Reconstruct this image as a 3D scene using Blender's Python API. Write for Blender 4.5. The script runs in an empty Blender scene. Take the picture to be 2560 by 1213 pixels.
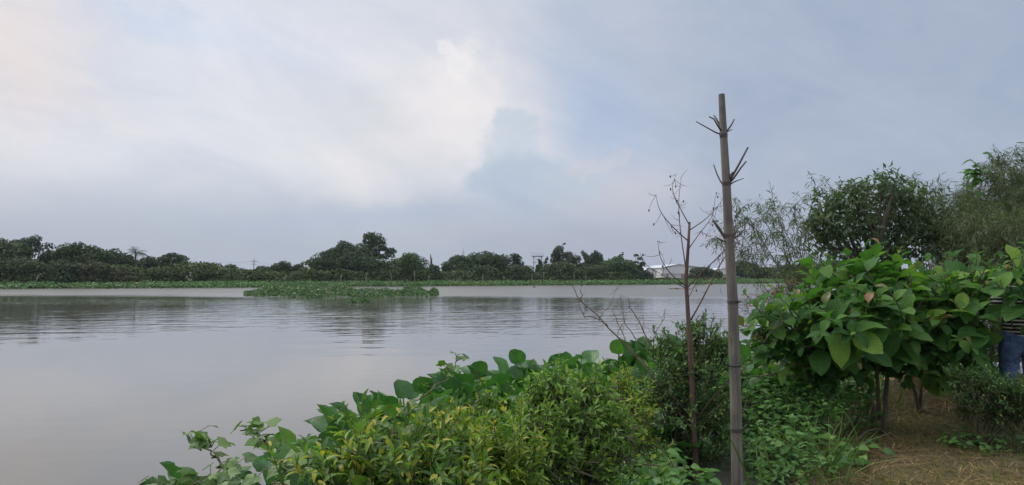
import bpy, math
import numpy as np
from mathutils import Matrix, Vector

scn = bpy.context.scene
COL = scn.collection
R = math.radians
rng = np.random.default_rng(7)

# ------------------------------------------------------------------ camera
PITCH = math.atan(81.5 / 1850)
EYE = np.array([0.0, 0.0, 1.6])
cd = bpy.data.cameras.new('camera')
cam = bpy.data.objects.new('camera', cd); COL.objects.link(cam)
cd.sensor_width = 36.0
cd.lens = 36.0 * 1850 / 2560
cd.clip_start = 0.05; cd.clip_end = 12000
cam.location = EYE
cam.rotation_euler = (R(90) + PITCH, 0, 0)
scn.camera = cam

# ------------------------------------------------------------------ node helper
class NG:
    def __init__(s, nt):
        s.nt = nt; s.n = nt.nodes; s.l = nt.links
    def new(s, t, **kw):
        n = s.n.new(t)
        for k, v in kw.items(): setattr(n, k, v)
        return n
    def put(s, sock, v):
        if isinstance(v, bpy.types.NodeSocket): s.l.new(v, sock)
        else:
            if sock.type == 'RGBA' and hasattr(v, '__len__') and len(v) == 3: v = (*v, 1)
            sock.default_value = v
    def m(s, op, a, b=0.0, c=0.0, clamp=False):
        n = s.new('ShaderNodeMath', operation=op, use_clamp=clamp)
        s.put(n.inputs[0], a); s.put(n.inputs[1], b); s.put(n.inputs[2], c)
        return n.outputs[0]
    def vm(s, op, a, b=(0, 0, 0)):
        n = s.new('ShaderNodeVectorMath', operation=op)
        s.put(n.inputs[0], a); s.put(n.inputs[1], b)
        return n.outputs[0]
    def xyz(s, x, y, z):
        n = s.new('ShaderNodeCombineXYZ')
        s.put(n.inputs[0], x); s.put(n.inputs[1], y); s.put(n.inputs[2], z)
        return n.outputs[0]
    def sep(s, v):
        n = s.new('ShaderNodeSeparateXYZ'); s.put(n.inputs[0], v); return n.outputs
    def noise(s, v, scale=1.0, detail=2.0, rough=0.5, dist=0.0):
        n = s.new('ShaderNodeTexNoise'); s.put(n.inputs['Vector'], v)
        n.inputs['Scale'].default_value = scale; n.inputs['Detail'].default_value = detail
        n.inputs['Roughness'].default_value = rough; n.inputs['Distortion'].default_value = dist
        return n.outputs['Fac'], n.outputs['Color']
    def mix(s, f, a, b, blend='MIX'):
        n = s.new('ShaderNodeMix', data_type='RGBA', blend_type=blend)
        s.put(n.inputs[0], f); s.put(n.inputs[6], a); s.put(n.inputs[7], b)
        return n.outputs[2]
    def sstep(s, x, a, b):
        n = s.new('ShaderNodeMapRange', interpolation_type='SMOOTHSTEP')
        s.put(n.inputs[0], x); n.inputs[1].default_value = a; n.inputs[2].default_value = b
        return n.outputs[0]
    def ramp(s, x, stops, interp='LINEAR'):
        n = s.new('ShaderNodeValToRGB'); cr = n.color_ramp; cr.interpolation = interp
        while len(cr.elements) < len(stops): cr.elements.new(0.5)
        for e, (p, c) in zip(cr.elements, stops):
            e.position = p; e.color = (*c, 1)
        s.put(n.inputs[0], x); return n.outputs[0]

# ------------------------------------------------------------------ world: overcast sky with drawn-out cloud forms
SUN_EL, SUN_AZ = 48.0, -55.0      # azimuth from +Y, positive to +X
world = bpy.data.worlds.new('World'); scn.world = world; world.use_nodes = True
g = NG(world.node_tree); g.n.clear()
out = g.new('ShaderNodeOutputWorld'); bg = g.new('ShaderNodeBackground')
bg.inputs[1].default_value = 0.1
g.l.new(bg.outputs[0], out.inputs[0])
sky = g.new('ShaderNodeTexSky', sky_type='NISHITA', sun_disc=False)
sky.sun_elevation = R(SUN_EL); sky.sun_rotation = R(SUN_AZ)
sky.air_density = 1.2; sky.dust_density = 2.0
dirv = g.new('ShaderNodeTexCoord').outputs['Generated']
dx, dy, dz = g.sep(dirv)
az = g.m('MULTIPLY', g.m('ARCTAN2', dx, dy), 57.2958)
el = g.m('MULTIPLY', g.m('ARCSINE', dz), 57.2958)
_, nc = g.noise(dirv, 4.5, 5, 0.55)
nx, ny, nz = g.sep(nc)
_, nc2 = g.noise(dirv, 14.0, 6, 0.6)
fx, fy, fz = g.sep(nc2)
azw = g.m('ADD', az, g.m('ADD', g.m('MULTIPLY', g.m('SUBTRACT', nx, .5), 10.0), g.m('MULTIPLY', g.m('SUBTRACT', fx, .5), 4.0)))
elw = g.m('ADD', el, g.m('ADD', g.m('MULTIPLY', g.m('SUBTRACT', ny, .5), 7.0), g.m('MULTIPLY', g.m('SUBTRACT', fy, .5), 3.0)))
_, nc3 = g.noise(dirv, 38.0, 6, 0.6)
hx_, hy_, _ = g.sep(nc3)
azs = g.m('ADD', az, g.m('ADD', g.m('MULTIPLY', g.m('SUBTRACT', fx, .5), 4.5), g.m('MULTIPLY', g.m('SUBTRACT', hx_, .5), 2.2)))
els = g.m('ADD', el, g.m('ADD', g.m('MULTIPLY', g.m('SUBTRACT', fy, .5), 3.5), g.m('MULTIPLY', g.m('SUBTRACT', hy_, .5), 2.0)))
def px_dir(px, py):
    u = (px - 1280) / 1850; v = (606.5 - py) / 1850
    d = np.array([u, math.cos(PITCH) - v * math.sin(PITCH), math.sin(PITCH) + v * math.cos(PITCH)])
    return d / np.linalg.norm(d)
def gauss(px, py, rx, ry, soft=True, rot=0.0):
    d = px_dir(px, py)
    a0 = math.degrees(math.atan2(d[0], d[1])); e0 = math.degrees(math.asin(d[2]))
    A, E = (azw, elw) if soft else (azs, els)
    da = g.m('SUBTRACT', A, a0); de = g.m('SUBTRACT', E, e0)
    if rot:
        c, s_ = math.cos(R(rot)), math.sin(R(rot))
        da, de = (g.m('ADD', g.m('MULTIPLY', da, c), g.m('MULTIPLY', de, s_)),
                  g.m('SUBTRACT', g.m('MULTIPLY', de, c), g.m('MULTIPLY', da, s_)))
    k = 32.3
    a = g.m('POWER', g.m('ABSOLUTE', g.m('DIVIDE', da, rx / k)), 2.0)
    e = g.m('POWER', g.m('ABSOLUTE', g.m('DIVIDE', de, ry / k)), 2.0)
    return g.m('EXPONENT', g.m('MULTIPLY', g.m('ADD', a, e), -1.0))
lr = g.sstep(dx, -0.35, 0.62)
left_c, right_c = (0.715, 0.74, 0.815), (0.385, 0.455, 0.585)
lr = g.sstep(dx, -0.30, 0.55)
up = g.mix(lr, left_c, right_c)
hor = g.mix(lr, (0.435, 0.49, 0.60), (0.375, 0.425, 0.555))
base = g.mix(g.sstep(el, 2.0, 9.0), hor, up)
base = g.mix(g.sstep(el, 24.0, 65.0), base, (1.60, 1.62, 1.67))
def over(base, f, amt, col):
    return g.mix(g.m('MULTIPLY', f, amt), base, col)
base = over(base, gauss(330, 5, 260, 50, True, -8), 0.6, (0.52, 0.64, 0.83))
base = over(base, gauss(20, 120, 130, 190, True, 0), 0.9, (0.87, 0.77, 0.74))
base = over(base, gauss(190, 225, 200, 36, True, -28), 0.45, (0.82, 0.77, 0.76))
base = over(base, gauss(700, 70, 380, 70, True, -22), 0.55, (0.78, 0.80, 0.90))
base = over(base, gauss(520, 250, 420, 90, True, -22), 0.35, (0.74, 0.765, 0.83))
base = over(base, gauss(1040, 310, 300, 190, True, 0), 0.8, (0.80, 0.785, 0.80))
base = over(base, gauss(1340, 270, 170, 110, True, 0), 0.55, (0.76, 0.76, 0.80))
base = over(base, gauss(1500, 285, 120, 190, True, 24), 0.8, (0.42, 0.52, 0.71))
base = over(base, gauss(1880, 180, 330, 200, True, 0), 0.35, (0.36, 0.43, 0.58))
base = over(base, gauss(2380, 80, 200, 90, True, 20), 0.30, (0.47, 0.52, 0.63))
base = over(base, g.sstep(gauss(1150, 265, 135, 150, False), .12, .75), 0.6, (0.90, 0.86, 0.87))
base = over(base, g.sstep(gauss(1150, 150, 38, 50, False), .1, .8), 0.45, (0.97, 0.93, 0.91))
base = over(base, g.sstep(gauss(1100, 110, 34, 16, False, -25), .2, .75), 0.45, (0.95, 0.91, 0.92))
tower = gauss(1288, 318, 50, 52, False)
for bx0, by0, bw0, bh0 in ((1262, 372, 52, 55), (1318, 378, 48, 60), (1290, 430, 78, 62), (1235, 440, 60, 40)):
    tower = g.m('MAXIMUM', tower, gauss(bx0, by0, bw0, bh0, False))
base = over(base, g.sstep(tower, .10, .70), 0.70, (0.51, 0.60, 0.715))
base = over(base, g.sstep(gauss(1340, 460, 170, 64, False), .15, .7), 0.8, (0.46, 0.55, 0.68))
base = over(base, gauss(1570, 490, 150, 60, True, 12), 0.5, (0.55, 0.54, 0.61))
base = over(base, g.sstep(gauss(1490, 415, 95, 26, False, 12), .4, .55), 0.35, (0.62, 0.61, 0.66))
base = over(base, gauss(900, 545, 420, 30, True), 0.6, (0.43, 0.51, 0.66))
base = over(base, gauss(1560, 600, 300, 40, True), 0.4, (0.44, 0.45, 0.55))
c0_, s0_ = math.cos(R(-24)), math.sin(R(-24))
st1 = g.m('ADD', g.m('MULTIPLY', dx, c0_), g.m('MULTIPLY', dz, s0_)); st2 = g.m('SUBTRACT', g.m('MULTIPLY', dz, c0_), g.m('MULTIPLY', dx, s0_))
sn, _ = g.noise(g.xyz(g.m('MULTIPLY', st1, 3.0), g.m('MULTIPLY', dy, 3.0), g.m('MULTIPLY', st2, 9.0)), 1.0, 7, 0.6, 0.8)
base = g.mix(g.sstep(el, 1.0, 8.0), base, g.mix(1.0, base, g.ramp(sn, [(0.28, (0.86, 0.895, 0.94)), (0.5, (1, 1, 1)), (0.72, (1.12, 1.085, 1.05))]), 'MULTIPLY'))
cn, _ = g.noise(g.vm('MULTIPLY', dirv, (1.0, 1.0, 2.2)), 7.0, 7, 0.6, 0.4)
base = g.mix(1.0, base, g.ramp(cn, [(0.25, (0.95, 0.96, 0.975)), (0.5, (1, 1, 1)), (0.75, (1.05, 1.04, 1.03))]), 'MULTIPLY')
base10 = g.vm('SCALE', base); base10.node.inputs['Scale'].default_value = 10.0
g.l.new(g.mix(0.93, sky.outputs[0], base10), bg.inputs[0])

sd = bpy.data.lights.new('sun', 'SUN'); sd.energy = 1.5; sd.angle = R(25); sd.color = (1.0, 0.95, 0.88)
sun = bpy.data.objects.new('sun', sd); COL.objects.link(sun)
sv = Vector((math.sin(R(SUN_AZ)) * math.cos(R(SUN_EL)), math.cos(R(SUN_AZ)) * math.cos(R(SUN_EL)), math.sin(R(SUN_EL))))
sun.rotation_euler = sv.to_track_quat('Z', 'Y').to_euler()
vs = scn.view_settings
vs.view_transform = 'Standard'; vs.look = 'None'; vs.exposure = 0.0; vs.gamma = 1.0; vs.use_curve_mapping = False
cy = scn.cycles
cy.max_bounces = 6; cy.diffuse_bounces = 3; cy.glossy_bounces = 3; cy.transmission_bounces = 3; cy.transparent_max_bounces = 4
cy.use_denoising = True

# ------------------------------------------------------------------ helpers
def at(px, py, d):
    """photo pixel at depth d (metres along +Y) -> world point"""
    v = px_dir(px, py)
    return EYE + v * (d / v[1])

def norm(a):
    a = np.asarray(a, float)
    return a / np.maximum(np.linalg.norm(a, axis=-1, keepdims=True), 1e-9)

def frames(d, n):
    """leaf axes: +Y along d, +Z near n; arrays (k,3) -> (k,3,3) columns x,y,z"""
    d = norm(d); x = norm(np.cross(d, n)); z = np.cross(x, d)
    return np.stack([x, d, z], axis=-1)

class MB:
    def __init__(s): s.v = []; s.q = []; s.t = []; s.uv = []; s.qm = []; s.tm = []; s.n = 0
    def add(s, v, q=None, t=None, uv=None, m=0):
        v = np.asarray(v, float).reshape(-1, 3)
        if q is not None and len(q):
            q = np.asarray(q, int) + s.n; s.q.append(q); s.qm.append(np.full(len(q), m))
        if t is not None and len(t):
            t = np.asarray(t, int) + s.n; s.t.append(t); s.tm.append(np.full(len(t), m))
        s.v.append(v); s.uv.append(np.zeros((len(v), 2)) if uv is None else np.asarray(uv, float))
        s.n += len(v); return s
    def inst(s, tpl, M, P, m=0):
        """many copies of a template (v, q, uv) placed by matrices M (k,3,3) and points P (k,3)"""
        v, q, uv = tpl; k = len(P)
        if not k: return s
        V = np.einsum('kij,nj->kni', M, v) + P[:, None, :]
        Q = (q[None] + (np.arange(k) * len(v))[:, None, None]).reshape(-1, q.shape[1])
        return s.add(V.reshape(-1, 3), q=Q if q.shape[1] == 4 else None, t=Q if q.shape[1] == 3 else None,
                     uv=np.tile(uv, (k, 1)), m=m)
    def box(s, c, size, rot=0.0, m=0):
        x, y, z = np.asarray(size) / 2
        v = np.array([[a * x, b * y, c_ * z] for a in (-1, 1) for b in (-1, 1) for c_ in (-1, 1)], float)
        cr, sr = math.cos(rot), math.sin(rot)
        v = v @ np.array([[cr, sr, 0], [-sr, cr, 0], [0, 0, 1]]) + np.asarray(c)
        return s.add(v, q=[[0, 1, 3, 2], [4, 6, 7, 5], [0, 4, 5, 1], [2, 3, 7, 6], [0, 2, 6, 4], [1, 5, 7, 3]], m=m)
    def tube(s, pts, rad, n=6, cap=True, m=0):
        pts = np.asarray(pts, float); k = len(pts)
        rad = np.broadcast_to(np.asarray(rad, float), (k,))
        tan = norm(np.gradient(pts, axis=0))
        ref = np.array([0.0, 0, 1]) if abs(tan[0][2]) < 0.9 else np.array([1.0, 0, 0])
        a = norm(np.cross(tan[0], ref)); V = []
        ang = np.linspace(0, 2 * np.pi, n, endpoint=False)
        for i in range(k):
            a = norm(a - tan[i] * np.dot(a, tan[i])); b = np.cross(tan[i], a)
            V.append(pts[i] + rad[i] * (np.cos(ang)[:, None] * a + np.sin(ang)[:, None] * b))
        Q = [[i * n + j, i * n + (j + 1) % n, (i + 1) * n + (j + 1) % n, (i + 1) * n + j] for i in range(k - 1) for j in range(n)]
        T = []
        if cap:
            V = V + [pts[:1], pts[-1:]]
            for j in range(n):
                T.append([k * n, (j + 1) % n, j]); T.append([k * n + 1, (k - 1) * n + j, (k - 1) * n + (j + 1) % n])
        uv = np.zeros((k * n + (2 if cap else 0), 2)); uv[:k * n, 1] = np.repeat(np.linspace(0, 1, k), n); uv[:k * n, 0] = np.tile(np.linspace(0, 1, n), k)
        return s.add(np.concatenate(V), q=Q, t=T, uv=uv, m=m)
    def mesh(s, name, mats, smooth=True):
        me = bpy.data.meshes.new(name)
        v = np.concatenate(s.v); uv = np.concatenate(s.uv)
        q = np.concatenate(s.q) if s.q else np.zeros((0, 4), int)
        t = np.concatenate(s.t) if s.t else np.zeros((0, 3), int)
        idx = np.concatenate([q.ravel(), t.ravel()]).astype(np.int32)
        ls = np.concatenate([np.arange(len(q)) * 4, len(q) * 4 + np.arange(len(t)) * 3]).astype(np.int32)
        me.vertices.add(len(v)); me.vertices.foreach_set('co', v.astype(np.float32).ravel())
        me.loops.add(len(idx)); me.loops.foreach_set('vertex_index', idx)
        me.polygons.add(len(ls)); me.polygons.foreach_set('loop_start', ls)
        mi = np.concatenate(s.qm + s.tm).astype(np.int32)
        me.polygons.foreach_set('material_index', mi)
        me.polygons.foreach_set('use_smooth', np.full(len(ls), smooth))
        l = me.uv_layers.new(name='UVMap'); l.data.foreach_set('uv', uv[idx].astype(np.float32).ravel())
        for mt in (mats if isinstance(mats, (list, tuple)) else [mats]): me.materials.append(mt)
        me.update(); me.validate()
        return me
    def build(s, name, mats, parent=None, smooth=True, loc=None):
        """links one mesh object; vertices are given in world space, loc is the origin"""
        org = np.array(parent.location if (parent is not None and loc is None) else (loc if loc is not None else (0, 0, 0)), float)
        if np.any(org): s.v = [v - org for v in s.v]
        o = bpy.data.objects.new(name, s.mesh(name, mats, smooth)); COL.objects.link(o)
        if parent is not None: o.parent = parent
        else: o.location = org
        return o

def tag(o, label=None, cat=None, group=None, kind=None):
    if label: o['label'] = label
    if cat: o['category'] = cat
    if group: o['group'] = group
    if kind: o['kind'] = kind
    return o
def thing(name, label, cat, loc=(0, 0, 0), group=None):
    o = bpy.data.objects.new(name, None); COL.objects.link(o); o.location = Vector(loc)
    o.empty_display_size = 0.1
    return tag(o, label, cat, group)
def place(name, me, parent, M, P):
    """one part object sharing mesh data"""
    o = bpy.data.objects.new(name, me); COL.objects.link(o); o.parent = parent
    org = np.array(parent.location)
    m4 = np.eye(4); m4[:3, :3] = M; m4[:3, 3] = np.asarray(P) - org
    o.matrix_basis = Matrix(m4.tolist()); return o

# ------------------------------------------------------------------ materials
def new_mat(name):
    m = bpy.data.materials.new(name); m.use_nodes = True
    g = NG(m.node_tree); g.n.clear()
    o = g.new('ShaderNodeOutputMaterial'); b = g.new('ShaderNodeBsdfPrincipled')
    g.l.new(b.outputs[0], o.inputs[0])
    return m, g, b, o
def leaf_mat(name, stops, rough=0.45, trans=0.25, spec=0.4, veins=None, clump=0.0, pale_back=0.25, midrib=0.0, stripes=0, spots=0.0, tint=0.0):
    m, g, b, o = new_mat(name)
    oi = g.new('ShaderNodeObjectInfo'); ge = g.new('ShaderNodeNewGeometry')
    r = g.m('FRACT', g.m('ADD', oi.outputs['Random'], ge.outputs['Random Per Island']))
    c = g.ramp(r, stops)
    if clump:
        f, _ = g.noise(g.new('ShaderNodeTexCoord').outputs['Object'], clump, 2)
        c = g.mix(1.0, c, g.ramp(f, [(0.3, (0.68, 0.74, 0.72)), (0.7, (1.35, 1.28, 1.15))]), 'MULTIPLY')
    if tint:
        c = g.mix(tint, c, g.mix(1.0, c, g.ramp(oi.outputs['Random'], [(0, (.72, .86, 1.0)), (.35, (1.0, 1.0, 1.0)), (.7, (1.3, 1.18, .85)), (1, (.9, 1.1, .8))]), 'MULTIPLY'))
    if spots:
        sf, _ = g.noise(g.vm('ADD', g.new('ShaderNodeTexCoord').outputs['Object'], g.xyz(g.m('MULTIPLY', oi.outputs['Random'], 37.0), 0.0, 0.0)), spots, 4, .65)
        c = g.mix(g.m('MULTIPLY', g.sstep(sf, .62, .70), .8), c, (.12, .075, .03))
        c = g.mix(g.m('MULTIPLY', g.sstep(sf, .36, .28), .5), c, (.13, .17, .04))
    uvn = g.new('ShaderNodeUVMap'); u, v, _ = g.sep(uvn.outputs[0])
    au = g.m('ABSOLUTE', g.m('SUBTRACT', u, 0.5))
    if midrib or veins:
        rib = g.sstep(au, 0.05, 0.0)
        c = g.mix(g.m('MULTIPLY', rib, midrib or 0.4), c, (0.17, 0.24, 0.07))
    if stripes:
        ls_ = g.m('ABSOLUTE', g.m('SUBTRACT', g.m('FRACT', g.m('MULTIPLY', u, stripes)), 0.5))
        c = g.mix(g.m('MULTIPLY', g.sstep(ls_, 0.25, 0.5), 0.30), c, (0.10, 0.20, 0.075))
        wf, _ = g.noise(g.new('ShaderNodeTexCoord').outputs['Object'], 14, 3, .6)
        c = g.mix(1.0, c, g.ramp(wf, [(.3, (.72, .76, .7)), (.7, (1.22, 1.2, 1.15))]), 'MULTIPLY')
        bp = g.new('ShaderNodeBump'); bp.inputs['Strength'].default_value = 0.5; bp.inputs['Distance'].default_value = 0.006
        g.l.new(g.m('ADD', ls_, g.m('MULTIPLY', wf, 2.0)), bp.inputs['Height']); g.l.new(bp.outputs[0], b.inputs['Normal'])
    if veins:
        ph = g.m('FRACT', g.m('MULTIPLY', g.m('SUBTRACT', v, g.m('MULTIPLY', au, 0.55)), veins))
        line = g.m('ABSOLUTE', g.m('SUBTRACT', ph, 0.5))
        vl = g.sstep(line, 0.42, 0.5)
        c = g.mix(g.m('MULTIPLY', vl, 0.35), c, (0.15, 0.22, 0.06))
        bp = g.new('ShaderNodeBump'); bp.inputs['Strength'].default_value = 0.6; bp.inputs['Distance'].default_value = 0.006
        g.l.new(g.m('SUBTRACT', g.sstep(line, 0.0, 0.5), 0.0), bp.inputs['Height'])
        bp.invert = True
        g.l.new(bp.outputs[0], b.inputs['Normal'])
    if pale_back:
        c2 = g.mix(g.m('MULTIPLY', ge.outputs['Backfacing'], pale_back), c, (0.22, 0.27, 0.16))
    else: c2 = c
    g.put(b.inputs['Base Color'], c2)
    b.inputs['Roughness'].default_value = rough
    b.inputs['Specular IOR Level'].default_value = spec
    if trans:
        t = g.new('ShaderNodeBsdfTranslucent'); g.put(t.inputs[0], g.mix(1.0, c, (1.25, 1.5, 0.6), 'MULTIPLY'))
        ms = g.new('ShaderNodeMixShader'); ms.inputs[0].default_value = trans
        g.l.new(b.outputs[0], ms.inputs[1]); g.l.new(t.outputs[0], ms.inputs[2]); g.l.new(ms.outputs[0], o.inputs[0])
    return m
def bark_mat(name, c1, c2, scale=30, stretch=(1, 1, 0.15), rough=0.85):
    m, g, b, o = new_mat(name)
    tc = g.new('ShaderNodeTexCoord').outputs['Object']
    f, _ = g.noise(g.vm('MULTIPLY', tc, stretch), scale, 4, 0.6)
    g.put(b.inputs['Base Color'], g.ramp(f, [(0.3, c1), (0.7, c2)]))
    b.inputs['Roughness'].default_value = rough
    bp = g.new('ShaderNodeBump'); bp.inputs['Strength'].default_value = 0.4; bp.inputs['Distance'].default_value = 0.01
    g.l.new(f, bp.inputs['Height']); g.l.new(bp.outputs[0], b.inputs['Normal'])
    return m
def plain_mat(name, c, rough=0.7, var=0.15, scale=3.0, metallic=0.0):
    m, g, b, o = new_mat(name)
    f, _ = g.noise(g.new('ShaderNodeTexCoord').outputs['Object'], scale, 4, 0.6)
    c = np.array(c)
    g.put(b.inputs['Base Color'], g.ramp(f, [(0.3, tuple(c * (1 - var))), (0.7, tuple(np.minimum(c * (1 + var), 1)))]))
    b.inputs['Roughness'].default_value = rough; b.inputs['Metallic'].default_value = metallic
    return m

G = lambda *a: a
M_FAR = {
 'dark': leaf_mat('far_foliage_dark', [(0, (.022, .044, .022)), (.6, (.042, .074, .032)), (1, (.068, .105, .042))], 0.6, 0.15, 0.2, clump=.35, tint=.8),
 'mid': leaf_mat('far_foliage_mid', [(0, (.026, .048, .020)), (.6, (.048, .080, .030)), (1, (.080, .115, .045))], 0.6, 0.15, 0.2, clump=.35, tint=.8),
 'light': leaf_mat('far_foliage_light', [(0, (.045, .080, .024)), (.6, (.080, .130, .038)), (1, (.13, .18, .06))], 0.6, 0.2, 0.2, clump=.4, tint=.8),
 'olive': leaf_mat('far_foliage_olive', [(0, (.034, .044, .022)), (.6, (.060, .072, .034)), (1, (.10, .105, .05))], 0.6, 0.15, 0.2, clump=.4, tint=.8),
}
M_FARHY = leaf_mat('far_hyacinth_leaf', [(0, (0.037, 0.106, 0.033)), (.6, (0.062, 0.163, 0.045)), (.93, (0.106, 0.219, 0.062)), (.955, (.17, .14, .05)), (1, (.15, .10, .05))], 0.5, 0.2, 0.3, clump=.25)
M_ISHY = leaf_mat('island_hyacinth_leaf', [(0, (0.032, 0.081, 0.028)), (.6, (0.057, 0.132, 0.039)), (.93, (0.098, 0.184, 0.057)), (.955, (.17, .14, .05)), (1, (.15, .10, .05))], 0.45, 0.2, 0.35, clump=.6)
M_HY = leaf_mat('hyacinth_leaf', [(0, (0.032, 0.110, 0.030)), (.5, (0.054, 0.166, 0.042)), (.85, (0.088, 0.226, 0.054)), (1, (0.150, 0.284, 0.067))], 0.36, 0.3, 0.4, midrib=.15, pale_back=.12, stripes=11, spots=9.0)
M_YEL = leaf_mat('yellowing_shrub_leaf', [(0, (0.053, 0.106, 0.028)), (.40, (0.088, 0.173, 0.034)), (.70, (0.147, 0.275, 0.044)), (.82, (0.252, 0.349, 0.047)), (.88, (0.427, 0.404, 0.047)), (1, (0.427, 0.366, 0.039))], 0.42, 0.35, 0.35, midrib=.25)
M_YELO = leaf_mat('small_shrub_leaf', [(0, (0.075, 0.147, 0.036)), (.45, (0.129, 0.241, 0.048)), (.80, (0.209, 0.345, 0.057)), (.96, (0.275, 0.420, 0.061)), (.98, (0.405, 0.450, 0.061)), (1, (0.405, 0.450, 0.061))], 0.42, 0.35, 0.35, midrib=.2)
M_LIME = leaf_mat('young_shoot_leaf', [(0, (0.101, 0.177, 0.025)), (.5, (0.177, 0.278, 0.035)), (.9, (0.278, 0.354, 0.044)), (1, (0.450, 0.316, 0.037))], 0.4, 0.35, 0.35, midrib=.2)
M_DARK = leaf_mat('dark_bush_leaf', [(0, (0.041, 0.098, 0.037)), (.6, (0.079, 0.165, 0.051)), (.97, (0.164, 0.279, 0.065)), (1, (0.450, 0.450, 0.065))], 0.4, 0.3, 0.4)
M_TEAK = leaf_mat('broad_leaf', [(0, (0.033, 0.111, 0.028)), (.5, (0.063, 0.171, 0.036)), (.88, (0.116, 0.250, 0.046)), (1, (0.223, 0.353, 0.062))], 0.5, 0.35, 0.22, veins=9, midrib=.4, pale_back=.1, spots=6.0)
M_TEAKY = leaf_mat('young_red_leaf', [(0, (.16, .10, .035)), (.5, (.14, .16, .04)), (1, (.24, .11, .05))], 0.4, 0.3, 0.4, midrib=.3)
M_GC = leaf_mat('creeper_leaf', [(0, (0.050, 0.139, 0.036)), (.6, (0.095, 0.224, 0.049)), (1, (0.174, 0.325, 0.083))], 0.42, 0.35, 0.35, midrib=.3)
M_VINE = leaf_mat('vine_leaf', [(0, (0.055, 0.128, 0.026)), (.6, (0.103, 0.206, 0.039)), (1, (0.157, 0.266, 0.061))], 0.45, 0.35, 0.3, midrib=.25)
M_TREE = leaf_mat('tree_leaf', [(0, (0.055, 0.090, 0.055)), (.6, (0.093, 0.139, 0.082)), (1, (0.139, 0.185, 0.113))], 0.5, 0.35, 0.25, clump=.8)
M_BAM = leaf_mat('bamboo_leaf', [(0, (0.056, 0.084, 0.047)), (.6, (0.093, 0.128, 0.066)), (1, (0.155, 0.186, 0.093))], 0.5, 0.35, 0.25)
M_GRASS = leaf_mat('grass_blade', [(0, (.05, .10, .025)), (.7, (.09, .16, .035)), (1, (.16, .2, .05))], 0.5, 0.25, 0.3)
M_SHORT = leaf_mat('lawn_blade', [(0, (.085, .115, .026)), (.5, (.155, .165, .038)), (1, (.25, .20, .06))], 0.6, 0.2, 0.2)
M_STRAW = leaf_mat('straw', [(0, (.15, .095, .045)), (.5, (.26, .16, .075)), (1, (.40, .27, .13))], 0.7, 0.1, 0.2, pale_back=0)
M_BARK = bark_mat('bark', (.07, .055, .04), (.16, .125, .09))
M_FBARK = bark_mat('far_bark', (.05, .042, .035), (.12, .10, .08), 4)
M_TWIG = bark_mat('twig', (.045, .042, .022), (.09, .08, .04))
M_RED = bark_mat('reddish_bark', (.075, .046, .036), (.165, .105, .08))
M_DRY = bark_mat('dry_twig', (.10, .075, .055), (.22, .16, .11))
M_CULM = bark_mat('green_culm', (.07, .075, .035), (.15, .14, .06))
M_STAKE = bark_mat('weathered_stake', (.16, .15, .13), (.30, .28, .24), 8)

# ------------------------------------------------------------------ ground, river
BANK = np.array([(-40, -6), (-8, -1.5), (-2.2, 1.2), (-1.0, 2.3), (1.0, 4.6), (2.25, 5.6), (3.3, 7.6), (6.2, 10.2), (13, 15.5), (40, 34), (90, 60), (160, 100)], float)
FAREDGE = np.array([(-3500, -240), (-300, 42), (-140, 62), (-57, 82), (-32, 92), (0, 110), (28, 123), (58, 146), (120, 175), (300, 250), (3500, 600)], float)
def seg_dist(p, line):
    """signed distance to polyline; positive on its right-hand (towards +x,-y) side"""
    best = np.full(len(p), 1e9); sign = np.ones(len(p))
    for a, b in zip(line[:-1], line[1:]):
        ab = b - a; t = np.clip(((p - a) @ ab) / (ab @ ab), 0, 1)
        q = a + t[:, None] * ab; d = np.linalg.norm(p - q, axis=1)
        cr = ab[0] * (p[:, 1] - a[1]) - ab[1] * (p[:, 0] - a[0])
        m = d < best; best[m] = d[m]; sign[m] = np.where(cr[m] < 0, 1, -1)
    return best * sign
def sst(x, a, b):
    t = np.clip((x - a) / (b - a), 0, 1); return t * t * (3 - 2 * t)
def far_y(x): return np.interp(x, FAREDGE[:, 0], FAREDGE[:, 1])
def hash_noise(x, y, f, seed=0):
    r = np.random.default_rng(seed); s = 0
    for k in range(6):
        a = r.uniform(0, 6.28); w = f * r.uniform(.6, 1.8); s = s + np.sin(w * (x * math.cos(a) + y * math.sin(a)) + r.uniform(0, 6.28))
    return s / 6
def ground_z(x, y):
    p = np.stack([x, y], 1); s = seg_dist(p, BANK)
    near = -0.55 + 0.62 * sst(s, -2.2, 0.35) + 0.05 * sst(s, 0.2, 1.2) + 0.25 * sst(s, 3, 14)
    near = near + 0.018 * hash_noise(x, y, 5, 3) * sst(s, -0.6, 0.6) + 0.03 * hash_noise(x, y, 1.5, 4)
    near = near + 0.42 * np.exp(-(((x - 4.75) / .75) ** 2 + ((y - 8.6) / .6) ** 2))
    near = np.where(s < -2.2, np.maximum(near - (-2.2 - s) * 0.3, -2.5), near)
    f = y - far_y(x)
    far = -2.5 + 2.45 * sst(f, -4, 7) + 0.75 * sst(f, 7, 14) + 0.06 * hash_noise(x, y, .6, 5)
    return np.maximum(near, far)
def axis(*parts):
    return np.unique(np.concatenate([np.linspace(a, b, n) for a, b, n in parts]))
gx = axis((-6000, -300, 8), (-300, -90, 22), (-90, -6, 50), (-6, 12, 150), (12, 90, 46), (90, 300, 22), (300, 6000, 8))
gy = axis((-400, -6, 10), (-6, 1, 20), (1, 13, 110), (13, 60, 40), (60, 170, 75), (170, 400, 16), (400, 9000, 10))
X, Y = np.meshgrid(gx, gy); Z = ground_z(X.ravel(), Y.ravel())
ny_, nx_ = X.shape
I = np.arange(ny_ * nx_).reshape(ny_, nx_)
m, g, b, o = new_mat('soil')
tc = g.new('ShaderNodeTexCoord').outputs['Object']
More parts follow.
